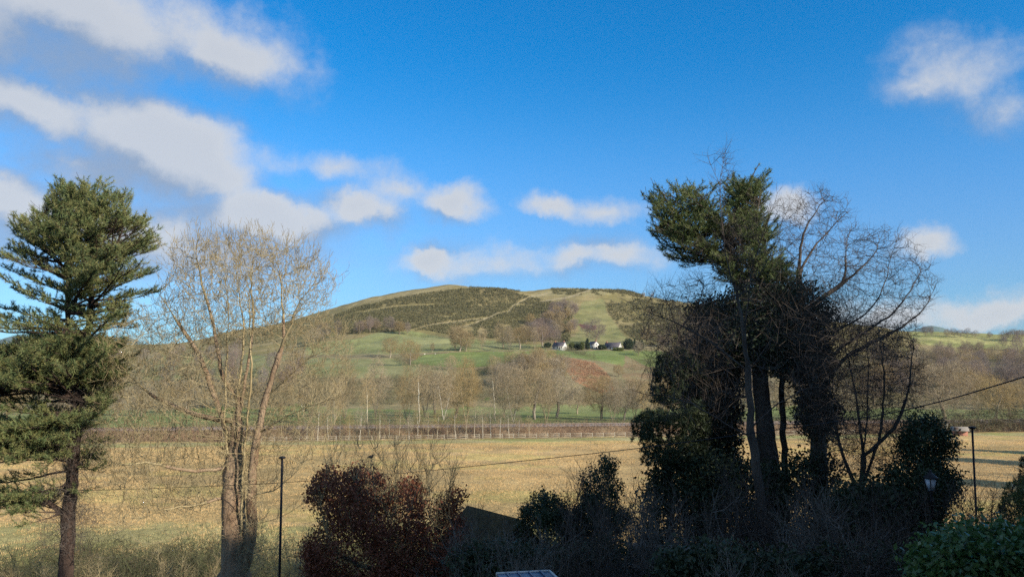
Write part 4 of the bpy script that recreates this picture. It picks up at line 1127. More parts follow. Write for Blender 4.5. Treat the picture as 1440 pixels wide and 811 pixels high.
def whorl_pine(name, label, stems, d, envs, r0, rroot, mats, seed, tuft, cat='pine tree', gaps=(.9, .31), lets=(.26, .75), tip_up=.35, r_br=.045):
    """pine with leaders, whorled limbs reaching the crown's outline, and needle brushes along the outer shoots
    envs: (polygon, R, first row, last row, limbs, limb rise at the bottom, at the top, leader index or None)"""
    rs = np.random.default_rng(seed); sk = Skel(); base = None; leads = []
    for st in stems:
        pts = L3(st, d)
        if base is None: base = gp(st[0][0], st[0][1], d); pts = [base] + pts
        n0 = len(sk.p); sk.line(pts, .22, jit=.012, rs=rs); leads.append(np.arange(n0, len(sk.p)))
    allL = np.concatenate(leads); _, VL = proj(*sk.p[allL].T); limbs = []; shoots = []
    for (poly, R_, v0, v1, nl, e0, e1, which) in envs:
        env = Env(poly, d, R_)
        cand = allL if which is None else np.concatenate([leads[w] for w in which]); _, vv = proj(*sk.p[cand].T); cand = cand[(vv >= v0) & (vv <= v1)]; vv = proj(*sk.p[cand].T)[1]
        for k in range(nl):
            j = rs.integers(len(cand)); p0 = sk.p[cand[j]]; f = (v1 - vv[j]) / (v1 - v0 + 1e-6); el = e0 + (e1 - e0) * f + rs.normal(0, .12); az = rs.uniform(0, 2 * math.pi)
            dr = np.array([math.cos(az) * math.cos(el), math.sin(az) * math.cos(el), math.sin(el)]); ts = np.arange(.3, 7.5, .2)
            pts = p0 + dr * ts[:, None]; pts[:, 2] += .045 * ts ** 2 * (tip_up if el > 0 else .6) - .02 * ts
            ins = env.inside(pts)
            if not ins.any(): continue
            last = np.where(ins)[0]; first_out = last[-1] + 1
            if first_out < 3: continue
            n = int(first_out * rs.uniform(.78, 1.04)); n = min(n, len(ts) - 1); pts = pts[:n]; 
            if n < 3: continue
            pts = pts + np.cumsum(rs.normal(0, .018, pts.shape), 0); par = cand[j]; ids = []
            ln = n * .2; rr = np.clip(.012 * ln + .006, .012, r_br)
            for q_, w in zip(pts, np.linspace(1, .2, n)): par = sk.add(q_[None], par, rr * w)[0]; ids.append(par)
            ids = np.array(ids); limbs.append(ids); start = int(n * (.2 if ln > 1.2 else .05)); shoots.append(ids[max(0, n - 3):])
            D = norm(pts[-1] - pts[0])
            for q_ in range(start, n):
                for _ in range(3):
                    if rs.random() < .22: continue
                    side = norm(np.cross(D, [0, 0, 1])) * rs.choice([-1, 1]); fr_ = (q_ - start) / max(1, n - start)
                    dl = norm(D * rs.uniform(.35, .9) + side * rs.uniform(.2, 1.0) + np.array([0, 0, rs.uniform(.05, .6)])); L_ = lets[1] * rs.uniform(.5, 1.15) * (1 - .45 * fr_); m_ = max(2, int(L_ / .11)); par = ids[q_]; pp = sk.p[par]; ch = []
                    for w in range(m_):
                        dl = norm(dl + rs.normal(0, .07, 3) + np.array([0, 0, .05])); pp = pp + dl * .11; par = sk.add(pp[None], par, .006)[0]; ch.append(par)
                    shoots.append(np.array(ch[m_ // 3:]))
    nl_ = len(sk.p); ldr = np.zeros(nl_, bool); ldr[allL] = True
    _, vb = proj(*sk.p.T); top = sk.p[allL][:, 2].max(); h = np.clip((top - sk.p[:, 2]) / (top - base[2]), .02, 1)
    sk.r[ldr] = (rroot * h ** .9)[ldr]
    for q_, L_ in enumerate(leads[1:]): sk.r[L_] = np.minimum(sk.r[L_], np.linspace(sk.r[L_[0]] * (.8 if q_ == 0 else .45), .02, len(L_)))
    idx = np.concatenate(shoots + [L_[-5:] for L_ in leads]); D = sk.dirs()
    idx = idx[fbm(sk.p[idx] * (1, 1, 1.5) / gaps[0], 2) > gaps[1]]
    V, Fc, t = needles(sk.p[idx], norm(D[idx] + (0, 0, .12)), tuft[0], tuft[1], tuft[2], rs, tuft[3], along=.45)
    root = thing(name, label, cat, tuple(base))
    tubes_obj(sk, 'trunk', .05, 99, mats[0], root, base, bumpy=.18)
    tubes_obj(sk, 'branches', 0, .05, mats[0], root, base, thick=.02, kth=5)
    mesh_obj('crown', V - base, [Fc], mats[1], root, tint=t)
    print(name, 'tufts', len(idx))
    return root, sk, base


# left pine
PINE = [(118, 242), (128, 262), (146, 256), (152, 262), (158, 282), (176, 264), (184, 300), (203, 298), (206, 318), (232, 326), (240, 350), (213, 362), (226, 385), (244, 404), (210, 422), (190, 436), (214, 456), (160, 470), (140, 462),
        (100, 474), (60, 468), (20, 478), (-20, 486), (-60, 476), (-40, 440), (8, 428), (-10, 412), (22, 396), (-14, 384), (-12, 350), (20, 344), (18, 304), (44, 304), (46, 282), (72, 296), (78, 258), (92, 252), (104, 264)]
SKIRT = [(-90, 470), (-20, 500), (50, 470), (120, 474), (172, 478), (192, 500), (176, 545), (150, 575), (118, 600), (96, 640), (40, 668), (-20, 690), (-90, 660)]
SKIRT2 = [(-60, 650), (20, 655), (66, 664), (60, 700), (34, 750), (-10, 780), (-60, 780)]
whorl_pine('pine_tree', 'tall dark green pine with forked trunk at the left edge of the picture',
           [[(93, 811), (97, 720), (104, 640), (109, 560), (112, 505), (124, 470), (129, 430), (126, 360), (119, 300), (118, 254)], [(112, 505), (97, 468), (94, 420), (97, 360), (88, 300), (84, 270)], [(126, 360), (146, 320), (150, 270)], [(97, 380), (60, 350), (36, 318)], [(127, 380), (165, 350), (178, 300)],
            [(109, 560), (70, 535), (20, 540), (-30, 560)], [(104, 640), (60, 610), (10, 600), (-40, 610)], [(97, 720), (60, 702), (10, 700), (-30, 715)], [(112, 505), (60, 500), (0, 510)]], 28,
           [(PINE, 3.6, 262, 480, 235, .05, .85, [0, 1, 2, 3, 4]), (SKIRT, 3.6, 480, 650, 300, -.3, .55, [0, 1, 5, 6, 8]), (SKIRT2, 1.8, 660, 730, 40, -.2, .4, [7]), ([(-60, 640), (60, 600), (120, 585), (156, 620), (140, 680), (100, 712), (40, 722), (-60, 700)], 2.2, 570, 720, 60, -.5, .3, [0, 6, 7])], .01, .30, (M['bark_red'], M['needle_blue']), 3, (11, .16, .019, .95))

trunk_shoots('dead twigs and thin creeper around the trunk of the tall left pine', [(95, 770), (97, 720), (104, 640), (109, 560)], 27.9, .4, 500, .8, M['twig_grey'], 67, name='creeper', cat='creeper', w=.012)

# left bare tree, two stems
T1 = [[(330, 811), (330, 740), (328, 690), (328, 640), (334, 600), (335, 557), (338, 521), (344, 492), (341, 447), (337, 418), (331, 379), (332, 355)], [(334, 600), (344, 540), (354, 482), (358, 438), (352, 394), (361, 340)],
      [(330, 811), (350, 795, 27.6), (354, 740, 27.5), (353, 680, 27.4), (360, 615, 27.2), (376, 554, 27.2), (384, 521, 27), (397, 497, 27), (400, 453, 27), (397, 418, 27), (392, 364, 27)], [(397, 497, 27), (408, 455, 26.5), (425, 420, 26.3), (445, 392, 26)],
      [(335, 557), (310, 530), (303, 462), (291, 423), (279, 379), (276, 352)], [(330, 640), (303, 560), (285, 509), (261, 468), (240, 438), (225, 415)], [(376, 554, 27.2), (420, 515, 26.5), (451, 494, 26), (490, 480, 26)],
      [(330, 740), (300, 742, 27), (240, 758, 26), (180, 772, 25.5)], [(328, 690), (268, 712, 27), (225, 715, 26), (161, 750, 26)], [(328, 660), (260, 665, 27), (218, 647, 26.5), (161, 655, 26)], [(334, 600), (280, 585, 28), (220, 560, 28.5), (170, 520, 29)],
      [(353, 700, 27.4), (393, 690, 27), (430, 640, 26.5), (470, 655, 26)], [(332, 745), (393, 728, 27), (440, 700, 26.5)], [(362, 610, 27.2), (420, 575, 26.5), (470, 560, 26)], [(334, 790), (380, 770, 27), (440, 775, 26)], [(338, 811, 27.4), (340, 700, 27.3), (346, 610, 27.2), (353, 540, 27.2), (352, 470, 27.2), (350, 400, 27.2)], [(326, 690), (316, 600, 27.6), (318, 520, 27.6), (322, 440, 27.6), (316, 380, 27.6)]]
UP = [(225, 400), (238, 350), (262, 336), (290, 332), (340, 336), (372, 322), (386, 345), (418, 345), (445, 358), (470, 385), (478, 405), (455, 440), (430, 470), (300, 500), (240, 480), (215, 440)]
LOWL = [(130, 470), (200, 440), (240, 440), (300, 500), (320, 560), (300, 720), (210, 740), (150, 700), (120, 620), (140, 540)]
LOWR = [(400, 470), (455, 440), (490, 470), (500, 520), (480, 600), (440, 660), (370, 700), (365, 600)]
bare_tree('bare_tree', 'large sunlit bare tree with two tan stems right of the tall pine', 'bare tree', T1, 27.8, [(UP, 1.2), (LOWL, .85), (LOWR, .45)], .0075, .56,
          (M['bark_tan'], M['twig_tan']), step=.3, natt=2100, R=4.2, di=3, dk=.33, seed=5, twig=(1, .55, 2, .24), maxn=7500, mn=.0045, split=.045, tr=.007, trop=(0, 0, .3), up=.35, curl=.14, pw=1.42)



trunk_shoots('tan leafless creeper clothing the right-hand stem of the large sunlit bare tree', [(352, 811), (354, 740), (353, 680), (360, 615), (376, 554)], 27.3, .22, 420, .35, M['twig_tan'], 66)
trunk_shoots('tan leafless creeper clothing the left-hand stem of the large sunlit bare tree', [(330, 811), (329, 690), (328, 640), (334, 600), (335, 557), (338, 521)], 27.8, .30, 600, .4, M['twig_tan'], 6)

# copper beech with cut stems
bt, sk, bs = bare_tree('beech_tree', 'pollarded beech still holding dead copper leaves, below the overhead cable', 'beech', [[(548, 811), (546, 760), (542, 700), (540, 668)], [(548, 800), (560, 740), (563, 670)], [(550, 790), (586, 740), (596, 690), (602, 665)], [(548, 800), (500, 750), (480, 690), (468, 668)], [(550, 800), (610, 740), (632, 690)],
                       [(548, 800), (510, 740), (515, 670)], [(548, 810), (470, 780), (452, 720)]], 20,
                       [([(446, 660), (470, 625), (520, 618), (560, 630), (610, 612), (650, 660), (648, 720), (630, 811), (450, 811), (440, 720)], 1.0)], .006, .24, (M['bark_grey'], M['twig_tan']), step=.2, natt=1500, R=1.9, di=2, dk=.3, seed=8, twig=(2, .55, 1, .3), split=.03, tr=.005, up=.5, trop=(0, 0, .25))
rs = np.random.default_rng(9)
Q = crown_pts([(440, 682), (450, 664), (470, 660), (490, 668), (505, 655), (524, 668), (538, 672), (552, 690), (566, 680), (580, 672), (592, 688), (602, 735), (612, 735), (612, 695), (624, 702), (634, 688), (648, 690), (640, 720), (654, 738), (646, 775), (655, 840), (436, 840), (428, 780), (442, 740), (434, 700)], 20, 1.9, 3600, noise=1, nscale=.75, thr=.455, rs=rs)
V, Fc, t = leaves(Q, 12, .042, .10, rs, .6); mesh_obj('leaves', V - bs, [Fc], M['copper'], bt, tint=t)


def bird(loc, rz, sc, label):
    pr = [((0, 0, .07), (.085, .045, .05)), ((.065, 0, .12), (.035, .03, .032)), ((.108, 0, .12), (.02, .008, .008)), ((-.11, 0, .05), (.075, .02, .012)), ((-.03, .035, .075), (.07, .014, .03)), ((-.03, -.035, .075), (.07, .014, .03)), ((.0, .015, .015), (.006, .006, .035)), ((.0, -.015, .015), (.006, .006, .035))]
    o = blend_body(pr, 'bird', M['black'], loc, rz, .006); o.scale = (sc,) * 3; tag(o, label, 'bird')


px = P(522, 646, 19.8); 
bsh = thing('perch_shoot', 'thin upright beech shoot carrying the small dark bird', 'shoot', tuple(P(520, 700, 19.9)))
s2 = Skel(); s2.line([P(520, 700, 19.9), P(521, 670, 19.85), px], .12, jit=.01); s2.r[:] = .007; tubes_obj(s2, 'stem', 0, 9, M['twig_grey'], bsh, P(520, 700, 19.9), thick=.001, kth=5)
bird(tuple(px + (0, 0, .02)), .6, .75, 'small dark bird perched on a shoot above the copper-leaved beech')


def leaf_bush(name, label, poly, d, R, n, m, seed, size=.06, per=7, scat=.1, noise=(.7, .42), cat='bush', stems=None, group=None, needle=None, natt=500, bark='bark_grey', r0=.006, rroot=.09, fill=0):
    rs = np.random.default_rng(seed); Q = crown_pts(poly, d, R, n, noise=1, nscale=noise[0], thr=noise[1], rs=rs)
    us = [p[0] for p in poly]; vs = [p[1] for p in poly]; uc = sum(us) / len(us); base = gp(uc, max(vs), d)
    root = thing(name, label, cat, tuple(base), group=group)
    sk = Skel(); sk.line([base, P(uc, (min(vs) + max(vs)) / 2, d)], .2, jit=.02, rs=rs)
    for st in stems or []: sk.line(L3(st, d), .2, jit=.01, rs=rs)
    sk.colonize(Q[rs.permutation(len(Q))[:natt]], 3, .3, .22, rs=rs, maxn=2500); sk.pipe(r0, rroot)
    tubes_obj(sk, 'stem', 0, 99, M[bark], root, base, thick=.03, kth=6)
    if needle: V, Fc, t = needles(Q, norm(rs.normal(size=Q.shape) + (0, 0, .8)), needle[0], needle[1], needle[2], rs, 1.0)
    else: V, Fc, t = leaves(Q, per, size, scat, rs)
    mesh_obj('leaves', V - base, [Fc], m, root, tint=t)
    return root


def shrub(name, label, u, d, top, spread, ns, seed, m='twig_grey', cat='bare shrub', r=.016, tw=(4, .55, 3, .3), up=.35, group=None, vb=811, lean=0, ybase=None, third=0, flop=0.0):
    rs = np.random.default_rng(seed); base = gp(u, vb, d) if ybase is None else np.array([P(u, vb, d)[0], d, ybase]); H = P(u, top, d)[2] - base[2]; sk = Skel(); sk.add(base[None], -1, r * 2)
    sp_ = spread * d / F
    for k_ in range(ns):
        a = rs.uniform(0, 6.28); rr = sp_ * rs.uniform(.1, 1.0); h = H * rs.uniform(.6, 1.0); e = np.array([math.cos(a) * rr + lean * d / F, math.sin(a) * rr, h])
        b0 = base + np.array([math.cos(a), math.sin(a), 0]) * rr * .25
        q = [b0, b0 * .4 + (base + e) * .6 + (0, 0, h * .12), base + e * (1, 1, 1)]
        if flop: q.append(base + e * (1.35, 1.35, 1 - flop * rs.uniform(.3, 1)))
        i0 = len(sk.p); sk.line(q, .22, parent=0, jit=.03, rs=rs); n_ = len(sk.p) - i0
        sk.r[i0:] = r * rs.uniform(.6, 1.2) * np.linspace(1, .35, n_)
    hosts = np.arange(1, len(sk.p)); t1 = sk.twigs(hosts, tw[0] if isinstance(tw[0], int) else 1, tw[1], r * .42, 3, up=up, rs=rs)
    t2 = sk.twigs(t1, tw[2], tw[3], r * .25, 2, up=up * .7, rs=rs)
    if third: sk.twigs(t2, 1, tw[3] * .6, r * .2, 2, up=up * .5, rs=rs)
    root = thing(name, label, cat, tuple(base), group=group)
    tubes_obj(sk, 'stems', r * .45, 99, M[m], root, base, thick=.03, kth=6)
    tubes_obj(sk, 'twigs', 0, r * .45, M[m], root, base, thick=9, mn=.002)
    return root
# right-hand group -------------------------------------------------------
# Scots pine leaning left over the ivy
SP = [(908, 288), (915, 272), (928, 258), (944, 262), (950, 275), (965, 268), (978, 278), (1000, 262), (1020, 252), (1040, 262), (1050, 240), (1066, 232), (1078, 242), (1070, 270), (1072, 305), (1084, 310), (1080, 340), (1100, 358), (1112, 385),
      (1120, 405), (1100, 420), (1060, 410), (1020, 400), (990, 380), (975, 372), (965, 385), (945, 366), (925, 352), (918, 330), (912, 315)]
whorl_pine('pine_tree', 'leaning pine with a lopsided tufted top rising out of the ivy-clad group', [[(1084, 660), (1075, 600), (1068, 520), (1062, 460), (1045, 410), (1028, 380), (1020, 330), (1040, 280), (1056, 250), (1068, 230)], [(1028, 380), (990, 340), (950, 300), (930, 270)], [(1045, 410), (1070, 370), (1080, 330)], [(1062, 460), (1095, 410), (1108, 385)], [(1045, 410), (1066, 340), (1064, 300), (1070, 262)], [(1028, 380), (1000, 365), (965, 350)], [(1020, 330), (1000, 300), (985, 275)], [(990, 340), (955, 335), (925, 320)]], 22,
           [([(904, 290), (912, 270), (926, 256), (946, 258), (952, 272), (966, 264), (980, 274), (998, 258), (1014, 268), (1018, 320), (1000, 360), (975, 376), (962, 390), (944, 368), (922, 356), (914, 330)], 2.0, 262, 372, 190, .0, .8, [1, 5, 6, 7]),
            ([(1016, 262), (1026, 250), (1042, 258), (1048, 236), (1064, 228), (1084, 236), (1078, 268), (1074, 305), (1050, 335), (1014, 330)], 1.5, 232, 340, 240, .1, .9, [0, 4]),
            ([(985, 310), (1020, 296), (1072, 300), (1090, 308), (1084, 338), (1106, 356), (1118, 385), (1126, 410), (1098, 424), (1060, 412), (1020, 402), (990, 370)], 1.8, 300, 430, 260, .0, .6, [0, 2, 3, 4, 5])], .01, .46, (M['bark_grey'], M['needle']), 12, (11, .13, .016, .95), lets=(.22, .6), r_br=.035, gaps=(.75, .33))
# broken orange branch stub
# ivy masses
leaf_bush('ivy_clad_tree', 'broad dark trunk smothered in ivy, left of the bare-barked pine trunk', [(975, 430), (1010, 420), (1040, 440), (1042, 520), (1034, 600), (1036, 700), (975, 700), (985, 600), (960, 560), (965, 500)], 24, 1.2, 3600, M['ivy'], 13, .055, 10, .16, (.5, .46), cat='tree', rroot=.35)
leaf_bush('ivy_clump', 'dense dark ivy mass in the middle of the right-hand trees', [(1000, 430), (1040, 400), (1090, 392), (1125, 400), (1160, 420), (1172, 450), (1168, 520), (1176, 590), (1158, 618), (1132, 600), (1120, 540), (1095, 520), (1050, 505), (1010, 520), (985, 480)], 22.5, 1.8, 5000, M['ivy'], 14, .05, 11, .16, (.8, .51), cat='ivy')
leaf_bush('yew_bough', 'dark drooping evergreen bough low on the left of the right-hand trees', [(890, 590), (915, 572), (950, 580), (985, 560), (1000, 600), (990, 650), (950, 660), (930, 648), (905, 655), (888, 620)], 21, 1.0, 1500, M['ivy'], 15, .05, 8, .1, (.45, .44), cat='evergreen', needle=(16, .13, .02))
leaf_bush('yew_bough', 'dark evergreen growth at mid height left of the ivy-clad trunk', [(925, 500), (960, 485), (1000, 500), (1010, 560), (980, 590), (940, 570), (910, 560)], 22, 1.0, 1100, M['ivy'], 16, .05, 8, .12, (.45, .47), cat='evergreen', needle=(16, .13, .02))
# bare oak reaching right
OK_ = [[(1152, 660), (1152, 600), (1150, 520), (1142, 480), (1125, 430), (1122, 386), (1126, 352), (1131, 321), (1148, 296), (1166, 275)], [(1122, 386), (1140, 352), (1177, 312), (1191, 299)], [(1138, 480), (1140, 430), (1159, 417), (1183, 401), (1208, 380), (1230, 358), (1239, 333)],
       [(1150, 520), (1160, 478), (1177, 463), (1208, 450), (1230, 429), (1245, 398), (1250, 370), (1260, 340)], [(1150, 520), (1180, 490), (1223, 463), (1257, 441), (1276, 416), (1294, 383)], [(1150, 540), (1190, 500), (1233, 478), (1270, 460), (1300, 435), (1313, 408)], [(1183, 401), (1192, 370), (1186, 345), (1196, 325)]]
bare_tree('oak_tree', 'large bare oak whose long limbs sweep up to the right against the sky', 'bare tree', OK_, 25, [([(1085, 330), (1100, 290), (1130, 268), (1160, 262), (1195, 285), (1200, 320), (1215, 345), (1205, 395), (1160, 420), (1115, 410), (1090, 370)], .8),
          ([(1180, 380), (1195, 330), (1240, 318), (1270, 325), (1300, 360), (1320, 390), (1318, 425), (1290, 460), (1250, 480), (1190, 490), (1170, 440)], 1.0), ([(1180, 440), (1310, 420), (1290, 480), (1270, 500), (1190, 520), (1160, 500)], .3)], .006, .25,
          (M['bark_grey'], M['twig_grey']), step=.22, natt=1250, R=2.6, di=2.2, dk=.3, seed=17, twig=(2, .38, 1, .2), maxn=9000, split=.05, tr=.005, curl=.32)
# multi-stemmed bare tree with hanging twigs
MS = [[(1210, 700), (1215, 640), (1205, 560), (1192, 500), (1182, 450)], [(1212, 690), (1236, 620), (1244, 560), (1240, 500), (1236, 455)], [(1205, 700), (1185, 640), (1170, 580), (1166, 520)], [(1216, 640), (1262, 600), (1280, 540), (1284, 480)], [(1210, 700), (1218, 600), (1222, 520), (1216, 460)]]
bare_tree('bare_tree', 'many-stemmed bare tree with fine hanging twigs right of the dark ivy mass', 'bare tree', MS, 20, [([(1150, 470), (1180, 440), (1230, 445), (1290, 470), (1300, 520), (1290, 600), (1270, 660), (1170, 680), (1140, 600), (1145, 520)], 1.0)], .005, .13,
          (M['bark_grey'], M['twig_grey']), step=.2, natt=2300, R=1.9, di=2.2, dk=.24, seed=18, twig=(3, .5, 1, .3), maxn=6500, split=.03, tr=.004, up=-.15, trop=(0, 0, -.05))
# thin young tree in front of the pine
YT = [[(1078, 800), (1070, 700), (1056, 600), (1052, 520), (1046, 470), (1040, 420), (1024, 383), (1018, 343), (1013, 293), (1012, 250), (1021, 212)], [(1046, 470), (1056, 376), (1078, 320), (1093, 272)], [(1040, 420), (1075, 380), (1093, 330), (1110, 290)], [(1013, 260), (1005, 240), (995, 220)], [(1052, 520), (1000, 480), (950, 452), (912, 440), (884, 425)], [(1024, 383), (990, 360), (970, 350)],
      [(1060, 620), (1010, 590), (960, 560), (920, 555)], [(1056, 600), (1100, 560), (1140, 545)], [(1052, 520), (1090, 470), (1110, 430)]]
bare_tree('bare_tree', 'thin pale-stemmed bare tree standing in front of the leaning pine', 'bare tree', YT, 17.5, [([(995, 215), (1030, 205), (1040, 260), (1000, 262)], .06), ([(985, 330), (1040, 300), (1110, 280), (1120, 300), (1100, 400), (1060, 480), (1000, 470), (990, 400)], .35), ([(885, 425), (930, 400), (1000, 400), (1040, 470), (1030, 600), (930, 590), (905, 520), (890, 470)], .6), ([(1050, 480), (1130, 430), (1160, 540), (1120, 620), (1060, 600)], .25)], .0045, .095,
          (M['bark_grey'], M['twig_grey']), step=.2, natt=1000, R=1.6, di=2, dk=.3, seed=19, twig=(2, .36, 1, .2), maxn=5000, split=.025, tr=.0038)
bare_tree('bare_tree', 'low spreading bare tree left of the ivy-clad trunk, over the cottages', 'bare tree', [[(985, 700), (975, 600), (968, 520), (955, 470), (940, 430), (930, 405)], [(968, 520), (930, 490), (900, 470)], [(955, 470), (985, 430), (990, 400)], [(975, 600), (930, 560), (895, 550)]], 23,
          [([(900, 440), (925, 400), (960, 385), (1010, 390), (1020, 450), (990, 560), (930, 600), (895, 570), (905, 500)], 1.0)], .005, .12, (M['bark_grey'], M['twig_grey']), step=.22, natt=900, R=1.7, di=2, dk=.3, seed=20, twig=(2, .4, 1, .22), maxn=3500, split=.03, tr=.0045)
# dark ivy or holly tree right of the group
leaf_bush('holly_tree', 'dark evergreen tree with ragged arms beside the garden lantern', [(1262, 640), (1275, 600), (1290, 578), (1312, 584), (1322, 605), (1346, 622), (1338, 640), (1326, 632), (1330, 655), (1356, 668), (1350, 690), (1330, 700), (1322, 740), (1260, 740), (1240, 700), (1250, 660)], 19, 1.3, 2400, M['holly'], 22, .038, 13, .11, (.42, .46), cat='evergreen tree', stems=[[(1290, 700), (1290, 620), (1290, 590)], [(1290, 660), (1340, 625)], [(1290, 690), (1360, 672)]])
# middle evergreens
leaf_bush('holly_bush', 'rounded dark evergreen bush beside the shed roof', [(732, 730), (738, 706), (744, 712), (750, 690), (757, 700), (765, 684), (772, 704), (780, 694), (786, 706), (794, 692), (800, 722), (810, 735), (806, 811), (728, 811)], 20, 1.2, 1700, M['holly'], 23, .032, 15, .07, (.5, .45), cat='bush')
leaf_bush('holly_tree', 'tall narrow dark evergreen right of the rounded bush', [(812, 712), (822, 690), (818, 670), (830, 676), (832, 652), (842, 664), (850, 636), (858, 652), (868, 646), (866, 672), (882, 684), (872, 706), (888, 726), (876, 742), (884, 770), (850, 811), (800, 811), (798, 740)], 19.5, 1.0, 1900, M['holly'], 24, .032, 15, .07, (.55, .47), cat='evergreen tree')
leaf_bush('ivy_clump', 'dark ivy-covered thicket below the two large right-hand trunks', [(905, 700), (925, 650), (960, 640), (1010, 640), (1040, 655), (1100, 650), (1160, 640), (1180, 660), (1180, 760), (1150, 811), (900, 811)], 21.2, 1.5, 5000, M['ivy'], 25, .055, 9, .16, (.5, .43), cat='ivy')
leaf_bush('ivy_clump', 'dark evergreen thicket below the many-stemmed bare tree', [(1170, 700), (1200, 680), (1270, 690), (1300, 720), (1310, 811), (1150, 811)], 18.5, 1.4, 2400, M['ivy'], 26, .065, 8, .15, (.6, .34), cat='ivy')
leaf_bush('laurel_bush', 'bright green glossy laurel bush in the bottom right corner', [(1285, 790), (1296, 765), (1308, 772), (1320, 745), (1340, 752), (1362, 738), (1385, 748), (1400, 738), (1425, 752), (1470, 740), (1500, 760), (1500, 840), (1280, 850)], 11.5, 1.1, 1500, M['laurel'], 27, .055, 8, .10, (.5, .45), cat='bush')
leaf_bush('conifer_bush', 'rounded olive-green bush at the right edge of the picture', [(1405, 700), (1418, 678), (1440, 668), (1480, 665), (1500, 720), (1500, 840), (1412, 830), (1402, 750)], 17, 1.0, 1300, M['olive'], 28, .035, 10, .07, (.4, .36), cat='bush', needle=(20, .10, .012))
leaf_bush('cypress', 'small dark pointed cypress cut by the right edge', [(1432, 668), (1436, 645), (1442, 640), (1452, 660), (1458, 720), (1458, 820), (1428, 820), (1428, 700)], 19, .3, 420, M['holly'], 29, .03, 10, .06, (.4, .3), cat='cypress', needle=(20, .10, .012))
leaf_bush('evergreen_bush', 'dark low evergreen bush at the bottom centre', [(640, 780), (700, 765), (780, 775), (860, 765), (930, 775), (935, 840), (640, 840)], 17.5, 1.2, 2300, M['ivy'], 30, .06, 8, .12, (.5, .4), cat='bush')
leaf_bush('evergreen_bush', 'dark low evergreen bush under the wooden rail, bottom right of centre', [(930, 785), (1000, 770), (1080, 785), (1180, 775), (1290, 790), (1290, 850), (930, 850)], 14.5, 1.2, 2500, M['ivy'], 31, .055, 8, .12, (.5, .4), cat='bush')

# leafless shrubs, tangled in the shade
SH = [('tangled bare shrub in front of the shed roof', 668, 17, 745, 70, 16, .4), ('bare grey shrub under the rounded evergreen bush', 740, 15.5, 735, 80, 20, .5), ('bare grey shrub below the narrow evergreen', 822, 15, 705, 70, 18, .45),
      ('tall thin-stemmed bare shrub left of the narrow evergreen', 800, 19, 655, 60, 14, .2), ('slender bare shrub in the gap left of the ivy thicket', 872, 18, 650, 55, 9, .2), ('bare shrub with arching canes below the drooping yew bough', 945, 15.5, 690, 90, 24, .9),
      ('dense bare shrub in front of the ivy-clad trunk', 1005, 17.5, 650, 80, 26, .5), ('dense twiggy bare shrub at the foot of the pine trunk', 1090, 17, 655, 85, 28, .5), ('bare shrub with arching canes right of the pine trunk', 1150, 14.5, 690, 90, 26, .8),
      ('fine twiggy bare shrub under the many-stemmed tree', 1215, 16, 680, 80, 26, .5), ('bare grey shrub at the bottom below the wooden rail', 1040, 12.5, 760, 100, 22, .8), ('bare shrub at the bottom beside the laurel', 1235, 13, 745, 90, 22, .7),
      ('thin reddish bare shrub between the dark pole and the olive bush', 1385, 17, 668, 48, 16, .1), ('reddish bare shrub at the right edge in front of the striped field', 1425, 18, 690, 60, 20, .2), ('dark twiggy bare shrub between the lantern and the dark pole', 1345, 16, 692, 60, 24, .4), ('bare shrub against the pine trunk at bottom left', 60, 30, 770, 80, 16, .3), ('bare bramble shrub at the foot of the big sunlit tree', 250, 33, 772, 110, 22, .5), ('bare shrub below the dark pole on the left', 420, 26, 745, 70, 18, .3),
      ('low twiggy bare shrub in the very bottom left corner', 130, 30, 785, 90, 20, .6), ('thin bare shrub on the right of the copper beech', 640, 21, 690, 50, 12, .2), ('small bare shrub between the field gap and the ivy thicket', 900, 22, 700, 40, 12, .2)]
for k, (lb, u, d, top, sp_, ns, fl) in enumerate(SH):
    shrub('bare_shrub', lb, u, d, top, sp_, ns, 100 + k, 'twig_tan' if k in (15, 16, 17, 18) else 'twig_pale' if k in (1, 5, 8, 10, 0) else 'twig_grey', flop=fl, group='leafless garden shrubs', tw=(2, .5, 1, .28))
# shed roofs
shd = thing('garden_shed', 'dark shed with a mossy sloping roof beside the copper beech', 'shed', (0, 0, 0))
a, b = P(657, 711, 25.4), P(734, 731, 22.9); a[2] = b[2] = (a[2] + b[2]) / 2
mid = (a + b) / 2; rz = math.atan2((b - a)[1], (b - a)[0]); gz = tz(mid[0], mid[1]); shd.location = (mid[0], mid[1], gz); shd.rotation_euler = (0, 0, rz)
Ls = np.linalg.norm(b - a); Hs = mid[2] - gz
V, Fc = prism(Ls - .3, 2.4, Hs - 1.25, 1.2); mesh_obj('wall', V, Fc, M['wood_dark'], shd)
V, Fc = roof_slabs(Ls - .3, 2.4, Hs - 1.25, 1.2, o=.15, t=.05); mesh_obj('roof', V, Fc, M['moss_roof'], shd)
part('door', [((.5, -1.23, .9), (.4, .02, .85), 0)], M['wood_grey'], shd)
c = P(745, 818, 13.5); gz = tz(c[0], c[1])
st = thing('lean_to', 'low lean-to with a pale blue-grey sheet roof at the bottom edge', 'lean-to', (c[0], c[1], gz), math.radians(12))
hz_ = c[2] - gz
part('roof', [((0, 0, hz_ + .02), (.46, .5, .02), 0)] + [((x, 0, hz_ + .05), (.012, .5, .014), 0) for x in (-.3, -.1, .1, .3)], M['sheet_blue'], st)
part('edge_trim', [((0, .51, hz_ + .02), (.47, .012, .04), 0), ((.47, 0, hz_ + .02), (.012, .5, .04), 0)], M['white'], st)
for sx in (-.42, .42):
    for sy in (-.46, .46): part('post', [((sx, sy, hz_ / 2), (.035, .035, hz_ / 2), 0)], M['wood_dark'], st)
